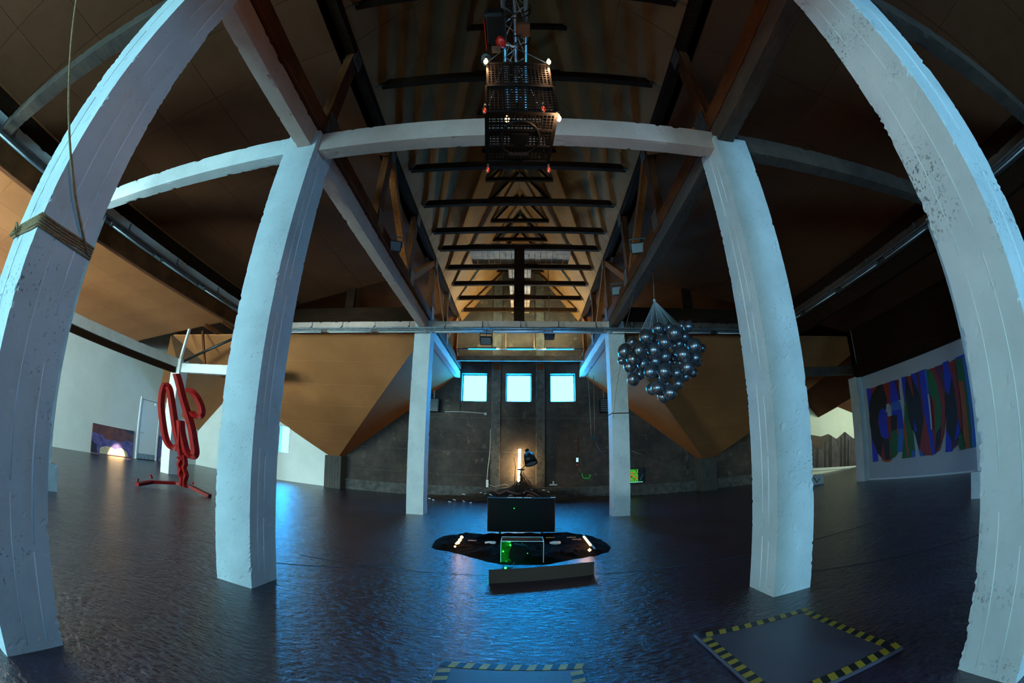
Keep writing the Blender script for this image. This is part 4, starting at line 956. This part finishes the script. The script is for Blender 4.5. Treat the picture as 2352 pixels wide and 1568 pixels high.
# clear box
BX0, BX1, BY0, BY1, BZ, BT = -0.29, 0.33, 6.22, 6.60, 0.06, 0.385
t = thing('acrylic_box', (0, 6.4, BZ), 'clear acrylic box with green lights on the soil in front of the screen', 'box')
MB().box(BX0, BX1, BY0, BY1, BT - 0.008, BT).build('lid', 'glass', t)
for nme, a in (('front_pane', (BX0, BX1, BY0, BY0 + .008)), ('back_pane', (BX0, BX1, BY1 - .008, BY1)), ('side_pane', (BX0, BX0 + .008, BY0, BY1)), ('side_pane', (BX1 - .008, BX1, BY0, BY1))):
    MB().box(*a, BZ, BT - .008).build(nme, 'glass', t)
mb = MB()
for x in (BX0, BX1):
    for y in (BY0, BY1): mb.box(x - .004, x + .004, y - .004, y + .004, BZ, BT)
for y in (BY0, BY1): mb.box(BX0, BX1, y - .004, y + .004, BT - .004, BT + .004)
for x in (BX0, BX1): mb.box(x - .004, x + .004, BY0, BY1, BT - .004, BT + .004)
mb.build('polished_edge', 'white_plastic', t)
t = thing('green_light_string', (BX0 + .1, 6.35, BZ), 'string of tiny green lights inside the left end of the clear box', 'lamp string')
gl = emit('led_green_hot', (0.04, 1.0, 0.10), 5.0)
P_ = []
for k in range(16):
    P_.append(Vector((BX0 + 0.03 + 0.11 * random.random(), BY0 + .04 + 0.28 * random.random(), BZ + 0.02 + 0.28 * random.random())))
P_ += [Vector((0.0, BY1 - .06, BT - .05)), Vector((0.10, BY0 + .1, BZ + .12)), Vector((.02, BY1 - .1, BT - .09))]
MB().tube(P_, 0.003, 4).build('wire', 'black', t)
for p in P_: ball(p, random.choice((0.006, 0.008, 0.013))).build('lamp', gl, t)
lamp(t, Vector((BX0 + .09, 6.36, .26)), 5.0, (.03, 1, .06), .02)
gfilm = mat('green_cellophane', (0.02, 0.5, 0.03), 0.3, var=(0.0, 0.06, 0.0), vscale=30)
MB().poly([(BX0 + .012, BY0 + .03, BZ), (BX0 + .16, BY0 + .10, BZ), (BX0 + .14, BY0 + .12, BT - .04), (BX0 + .012, BY0 + .04, BT - .02)], (0, .004, 0)).build('crumpled_film', gfilm, t)
bm = bmesh.new()
q = [onY(980 + x / 5.345, 1200 + y / 5.345, 6.05) for x, y in ((1060, 265), (1215, 285), (1205, 390), (1165, 480), (1130, 505), (1040, 470), (1000, 425), (1020, 330))]
mb = MB().poly(q, (0.02, 0.14, 0.0)); 
tag(mb.build('rock', 'rock'), 'angular black rock standing in front of the clear box', 'rock')
# board
b0, b1 = Vector((-0.39, 5.25, 0)), Vector((0.98, 5.64, 0))
o = MB().poly([b0, b1, b1 + Vector((0, 0, .185)), b0 + Vector((0, 0, .185))], (-0.004, 0.015, 0)).build('cardboard_strip', 'card'); tag(o, 'long brown cardboard strip standing on edge in front of the soil', 'board')
t = thing('green_floor_lamp', (0.0, 5.85, 0.0), 'small green lamp lying on the floor behind the cardboard strip', 'lamp')
gp = onZ(1161, 1304, 0.02); ball(gp, 0.018).build('lamp', gl, t); MB().tube([gp, gp + Vector((.1, .1, 0)), gp + Vector((.12, .3, .03))], .004, 5).build('wire', 'black', t)  # ball and wire added in place of the green reflection in the floor
lamp(t, gp + Vector((-.12, -.12, .10)), 3.0, (.02, 1, .25), .02)
gp2 = onZ(1118, 1331, 0.02)

# ================================================================== BRANCH PILE AND LAMP AT THE END WALL
random.seed(21)
PY = 16.9
mb = MB()
for k in range(620):
    a = random.gauss(0, 1); cx = 0.0 + a * 1.0; f = max(0.0, 1 - abs(cx) / 2.6)
    ln = random.uniform(0.4, 1.5); ang = random.gauss(0, .35) + (0.5 if cx > 0 else -0.5) * random.random(); y = PY + random.uniform(-.5, .7)
    z = random.uniform(0.02, 0.12 + 0.55 * f * random.random())
    p = Vector((cx - ln / 2, y, z)); q = Vector((cx + ln / 2, y + random.uniform(-.5, .5), max(0.01, z + random.uniform(-.25, .3) * (0.3 + f))))
    mid = p.lerp(q, .5) + Vector((random.uniform(-.1, .1), random.uniform(-.1, .1), random.uniform(0, .12)))
    mb.tube([p, mid, q], random.uniform(.004, .012), 4, r1=.003)
for k in range(110):                                                   # tepee of sticks around the stand
    a = random.uniform(0, 6.28); r = random.uniform(.4, 1.6)
    p = Vector((0.02 + r * math.cos(a), PY + r * .4 * math.sin(a), 0.05 + .2 * max(0, 1 - r))); q = Vector((0.0 + random.uniform(-.08, .08), PY + .1, random.uniform(.9, 1.32) if r < 1.1 else random.uniform(.5, .9)))
    mid = p.lerp(q, .5) + Vector((random.uniform(-.06, .06), 0, -random.uniform(0.0, .18)))
    mb.tube([p, mid, q], random.uniform(.008, .018), 5, r1=.004)
mb.tube([(-.25, PY, .3), (-.27, PY, 1.0), (-.24, PY, 1.4), (-.3, PY, 1.75), (-.34, PY, 1.8)], .018, 6, r1=.008)
for k in range(260):                                                  # long low scatter to the left and right
    cx = random.uniform(-4.2, 3.6); y = 17.2 + random.uniform(-.5, .9); ln = random.uniform(.3, 1.1); a = random.gauss(0, .4)
    z = random.uniform(.01, .12); mb.tube([(cx, y, z), (cx + ln * math.cos(a), y + ln * math.sin(a) * .5, random.uniform(.01, .14))], random.uniform(.004, .01), 4)
o = mb.build('twig_heap', 'twig'); tag(o, 'heap of thin dark twigs piled up against the end wall', 'twigs', kind='stuff')
pb = [[(825,665),(860,700),(890,720),(950,690),(985,680)], [(985,680),(1060,705),(1120,718),(1165,712)], [(1180,715),(1220,680),(1280,690),(1340,720),(1385,748)], [(1225,745),(1260,725),(1300,740),(1335,762)]]
nm = ['bent pink branch at the left of the twig heap', 'long pink branch in the middle of the twig heap', 'forked pink branch right of the lamp stand in the heap', 'short pink branch low in front of the twig heap']
for i, b in enumerate(pb):
    P_ = [onY(980 + x / 5.345, 1000 + y / 5.345, PY - .55) for x, y in b]
    P_ = [Vector((p.x, p.y, max(.05, p.z))) for p in P_]
    tag(MB().tube(P_, .045, 8, r1=.03).build('branch', 'branch_pink'), nm[i], 'branch', 'peeled branches in the heap')
for i, (x, y) in enumerate(sorted(((665, 700), (720, 710), (1440, 668), (1495, 690), (1035, 730), (785, 725), (455, 720), (340, 788), (460, 808), (540, 823), (35, 772), (80, 788), (1035, 568), (1283, 548), (1290, 662), (285, 812)))):
    p = onY(980 + x / 5.345, 1000 + y / 5.345, PY - .5)
    if p.z < .02: p = onZ(980 + x / 5.345, 1000 + y / 5.345, 0.012)
    o = MB().box(-.06, .06, -.04, .04, -.012, .012, Matrix.Translation(p) @ Matrix.Rotation(random.uniform(-.6, .6), 4, 'Y') @ Matrix.Rotation(random.uniform(0, 3), 4, 'Z')).build('paper_scrap', 'paper')
    tag(o, nth[i] + ' white paper scrap from the left among the twigs by the end wall', 'paper scrap', 'paper scraps by the end wall')
# studio lamp on a stand
t = thing('lamp_on_stand', (0.0, PY - .6, 0), 'black reflector lamp tilted on a stand in the twig heap', 'lamp')
st = onY(1197, 1140, PY - .6); jt = onY(1197, 1078, PY - .6)
MB().tube([(st.x, st.y, 0.0), (jt.x, jt.y, jt.z)], .022, 8).build('pole', 'black', t)
MB().box(jt.x - .13, jt.x + .13, jt.y - .03, jt.y + .03, jt.z - .035, jt.z + .035).build('clamp', 'black', t)
hd = onY(1217, 1054, PY - .6)
MB().tube([jt, onY(1208, 1066, PY - .6), hd], .018, 6).build('arm', 'black', t)
ax = Vector((0.28, -.35, -0.9)).normalized(); m = Matrix.Translation(hd) @ ax.to_track_quat('Z', 'Y').to_matrix().to_4x4() @ Matrix.Scale(1.35, 4)
MB().lathe([(0.05, -.22), (.13, -.17), (.16, -.05), (.19, .16), (.185, .155), (.15, -.04), (.02, -.1)], m, 24, False).build('reflector', 'black', t)
MB().lathe([(.001, .10), (.18, .12)], m, 24, False).build('diffuser', 'white_plastic', t)
MB().box(-.03, .03, -.05, .05, -.32, -.2, m).build('rear_knob', 'black', t)
MB().tube([onY(1203, 1066, PY - .6), onY(1201, 1059, PY - .6), onY(1206, 1056, PY - .6), onY(1208, 1062, PY - .6)], .01, 5).build('cable_loop', 'black', t)
# glowing tube
t = thing('glowing_tube', (-0.1, 18.3, 0), 'warm glowing tube light standing upright behind the twigs', 'lamp')
g0, g1 = onY(1194, 1031, 18.3), onY(1191, 1106, 18.3)
MB().tube([g0, g1], .05, 12).build('tube', emit('tube_warm', (1.0, 0.76, 0.33), 75.0), t)
MB().tube([g1, (g1.x, 18.3, .02)], .055, 12).build('base_cap', 'white_plastic', t)
# cables and small things on the end wall
YW = YE - .03
def ew(px, py, d=0.0): return onY(px, py, YW - d)
def cable(pts, r, m, label, cat='cable'): return tag(MB().tube(pts, r, 5).build('cable', m), label, cat)
cable([ew(1127, 985, .1), ew(1125, 1040, .1), ew(1120, 1080, .1), ew(1118, 1108, .15)], .012, 'rope_white', 'white cable hanging down the end wall left of the glowing tube')
o = MB().box(-.05, .05, -.04, .04, -.16, .16, Matrix.Translation(ew(1119, 1110, .16))).build('socket_strip', 'white_plastic'); tag(o, 'white plug block at the end of the hanging white cable', 'plug')
cable([ew(1122, 1112, .16), ew(1135, 1117, .3), ew(1160, 1112, .4), ew(1172, 1117, .5)], .01, 'rope_white', 'white cable lying from the plug block into the twigs')
o = MB().box(-.16, .16, -.03, .03, -.03, .03, Matrix.Translation(ew(1271, 1113, .16))).box(-.03, .03, -.03, .03, 0, .16, Matrix.Translation(ew(1271, 1113, .16))).build('socket_strip', 'white_plastic'); tag(o, 'white T-shaped plug on the ledge right of the twig heap', 'plug')
cable([ew(1056, 868), ew(1057, 945)], .015, 'black', 'dark conduit below the left end window')
cable([ew(1022, 945), ew(1060, 945), ew(1115, 949)], .012, 'rope_white', 'thin conduit running across the end wall below the windows')
o = MB().lathe([(.06, -.03), (.06, .03)], Matrix.Translation(ew(1115, 950, .04)) @ Matrix.Rotation(math.pi / 2, 4, 'X'), 14).build('junction_box', 'steel'); tag(o, 'round grey junction box below the left end window', 'junction box')
for i, (a, b, c) in enumerate((((1350, 855), (1358, 1000), 'left'), ((1362, 835), (1366, 1000), 'right'))):
    cable([onY(*a, 17.6), onY(*b, 17.2)], .012, 'steel', '%s one of two thin cables hanging right of the end windows' % c)
hb = onY(1365, 1008, 17.1)
t = thing('hanging_box', hb, 'small black box hanging on two cables right of the end windows', 'box')
MB().box(-.14, .14, -.08, .08, -.07, .07, Matrix.Translation(hb) @ Matrix.Rotation(.5, 4, 'Y')).build('casing', 'black', t)
MB().tube([hb, onY(1375, 1030, 17.1), onY(1390, 1050, 17.1)], .012, 5).build('violet_wire', mat('violet_wire', (.2, .06, .25), .5), t)
MB().tube([hb, onY(1350, 1030, 17.2), onY(1330, 1040, 17.6)], .008, 5).build('red_wire', mat('red_wire', (.3, .02, .02), .5), t)
def heater(px0, py0, px1, py1, label):
    a, b = onY(px0, py0, 18.3), onY(px1, py1, 18.3); t = thing('unit_heater', (a + b) / 2, label, 'heater')
    MB().box(a.x, b.x, 18.15, 18.58, b.z, a.z, bevel=.02).build('casing', 'black', t)
    for k in range(6):
        z = b.z + (a.z - b.z) * (k + .7) / 6.6; MB().box(a.x + .04, b.x - .04, 18.13, 18.155, z - .02, z + .015).build('louvre', 'lens', t)
    MB().bar(((a.x + b.x) / 2, 18.35, a.z), ((a.x + b.x) / 2, 18.35, a.z + .5), .03, .03).build('bracket', 'steel', t)
heater(984, 915, 1008, 946, 'black box heater high on the end wall beside the left far column')
heater(1378, 915, 1397, 947, 'black box heater high on the end wall beside the right far column')
# monitor with a moving image
def screen_mat():
    m = bpy.data.materials.new('monitor_image'); m.use_nodes = True; nt = m.node_tree; N = nt.nodes; L = nt.links; N.clear()
    tc = N.new('ShaderNodeTexCoord'); w_ = N.new('ShaderNodeTexNoise'); w_.inputs['Scale'].default_value = 4.5; w_.inputs['Distortion'].default_value = 5.0; w_.inputs['Detail'].default_value = 1
    L.new(tc.outputs['Object'], w_.inputs['Vector'])
    r = N.new('ShaderNodeValToRGB'); e = r.color_ramp.elements; e[0].position = .40; e[0].color = (0, 0.003, .002, 1); e[1].position = .75; e[1].color = (.6, .03, .01, 1)
    for p_, c_ in ((.46, (.02, .8, .05)), (.49, (.0, .05, .0)), (.54, (.03, .9, .08)), (.57, (.0, .06, .01)), (.62, (.7, .05, .02))): r.color_ramp.elements.new(p_).color = (*c_, 1)
    L.new(w_.outputs['Fac'], r.inputs[0]); em = N.new('ShaderNodeEmission'); em.inputs[1].default_value = 1.0; L.new(r.outputs[0], em.inputs[0])
    o = N.new('ShaderNodeOutputMaterial'); L.new(em.outputs[0], o.inputs[0]); return m
a, b = onY(1425, 1076, 18.4), onY(1478, 1108, 18.4)
t = thing('monitor', ((a.x + b.x) / 2, 18.4, b.z), 'monitor with a tangled green and red image on the end wall', 'monitor')
MB().box(a.x, b.x, 18.4, 18.45, b.z, a.z, bevel=.008).build('casing', 'black', t)
MB().box(a.x + .1, b.x - .25, 18.392, 18.401, b.z + .06, a.z - .05).build('image', screen_mat(), t)
MB().box(a.x + .05, b.x - .03, 18.388, 18.40, b.z + .03, b.z + .055).build('bright_line', emit('screen_line', (.2, 1, .7), .9), t)
MB().bar((b.x - .2, 18.39, b.z + .05), (b.x - .02, 18.39, a.z - .3), .012, .012).build('bright_line', emit('screen_line_b', (.05, .25, .4), .6), t)
MB().box((a.x + b.x) / 2 - .03, (a.x + b.x) / 2 + .03, 18.44, YE - .01, b.z + .1, b.z + .3).build('wall_mount', 'black', t)
p = ew(1326, 1056, .03); t = thing('phone', p, 'small lit phone screen fixed to the end wall', 'phone')
MB().box(p.x - .07, p.x + .07, YW - .03, YW - .01, p.z - .13, p.z + .16, bevel=.01).build('casing', 'black', t)
MB().box(p.x - .05, p.x + .05, YW - .034, YW - .029, p.z - .09, p.z + .1).build('display', emit('phone_glow', (.5, .85, 1.0), 1.0), t)
ball(Vector((p.x, YW - .02, p.z - .22)), .02).build('red_lamp', emit('led_red', (1, .02, .02), 1.2), t)
cable([ew(1326, 1040), ew(1325, 1020), ew(1326, 1002)], .01, mat('red_cord', (.25, .02, .03), .6), 'red cord running up the wall from the lit phone')
g = [(1910,460),(1908,490),(1925,520),(1945,525),(1955,512),(1968,528),(1985,528),(2005,505),(2015,490),(2000,482),(1990,495)]
tag(MB().tube([ew(980 + x / 5.345, 1000 + y / 5.345, .02) for x, y in g], .012, 5).build('neon_line', emit('neon_green', (.01, .28, .03), 1)), 'thin glowing green squiggle on the end wall', 'light line')
for i, (ps, l) in enumerate(((((1570, 1040), (1530, 1062), (1480, 1045), (1450, 1035)), 'loose dark cable sagging along the end wall above the monitor'), (((1566, 1020), (1580, 1045), (1575, 1080)), 'loose cable hanging beside the right pedestal'))):
    cable([ew(x, y, .1) for x, y in ps], .012, 'steel', l)
# box on the floor at the right
p = onZ(1868, 1113, 0); t = thing('white_box', p, 'low white box with black cables on the floor near the mural wall', 'box')
MB().box(p.x - .45, p.x + .45, p.y - .2, p.y + .4, 0, .36, bevel=.015).build('carcass', 'white_paint', t)
MB().tube([(p.x - .2, p.y - .1, .38), (p.x - .1, p.y - .24, .25), (p.x, p.y - .24, .1), (p.x + .15, p.y - .24, .2), (p.x + .1, p.y, .39)], .015, 6).build('cable', 'black', t)
MB().box(p.x - .4, p.x - .1, p.y, p.y + .2, .36, .44, bevel=.01).build('device', 'black', t)
p = onY(1852, 970, 16.5)
t = thing('wall_speaker', p, 'small black speaker hanging in the far right room', 'speaker')
MB().box(p.x - .15, p.x + .1, p.y, p.y + .2, p.z - .15, p.z + .15, bevel=.01).bar(p + Vector((0, .1, .15)), p + Vector((.15, .1, .7)), .02, .02).build('casing', 'black', t)
# white struts and braces in the left wing beyond the third row
tag(MB().bar((-12.95, 11.9, 4.3), (-12.8, 11.95, 5.6), .09, .10).build('strut', 'white_concrete'), 'white strut rising from the beam behind the red sculpture', 'strut')
tag(MB().bar((-12.0, 11.95, 5.5), (-11.6, 12.0, 4.25), .07, .09).build('strut', 'timber'), 'thin brown strut right of the white strut in the left wing', 'strut')
tag(MB().tube([(-12.7, 11.9, 4.3), (-10.2, 11.9, 5.2)], .05, 8).build('brace_pipe', 'black'), 'dark pipe brace rising over the left wing', 'brace')
for k in range(3):
    x = -11.6 + k * .9; tag(MB().bar((x, 11.6, 5.62 + .13 * k), (x + .5, 13.4, 5.35 + .13 * k), .12, .14).build('joist_end', 'timber'), ['left', 'middle', 'right'][k] + ' one of three dark joist ends at the edge of the left wing ceiling', 'joist', 'joist ends in the left wing')

# added lights: unseen spot for the painting's sun patch, area light for a far window
def spot(name, loc, aim, e, col, size, blend=.2, r=.05):
    ld = bpy.data.lights.new(name, 'SPOT'); ld.energy = e; ld.color = col; ld.spot_size = size; ld.spot_blend = blend; ld.shadow_soft_size = r
    lo = bpy.data.objects.new(name, ld); C.objects.link(lo); lo.location = loc
    lo.rotation_euler = (Vector(aim) - Vector(loc)).to_track_quat('-Z', 'Y').to_euler(); return lo
spot('gallery_spot', (-14.5, 12.7, 4.0), (-17.45, 12.7, 0.05), 16000, (1, .80, .45), math.radians(14), .4)
ld = bpy.data.lights.new('far_room_lamp', 'AREA'); ld.shape = 'RECTANGLE'; ld.size = 3.0; ld.size_y = 1.0; ld.energy = 210; ld.color = (0.78, 1.0, 0.70)
lo = bpy.data.objects.new('far_room_lamp', ld); C.objects.link(lo); lo.location = (18.0, 13.6, 3.2); lo.rotation_euler = (math.radians(75), 0, 0)
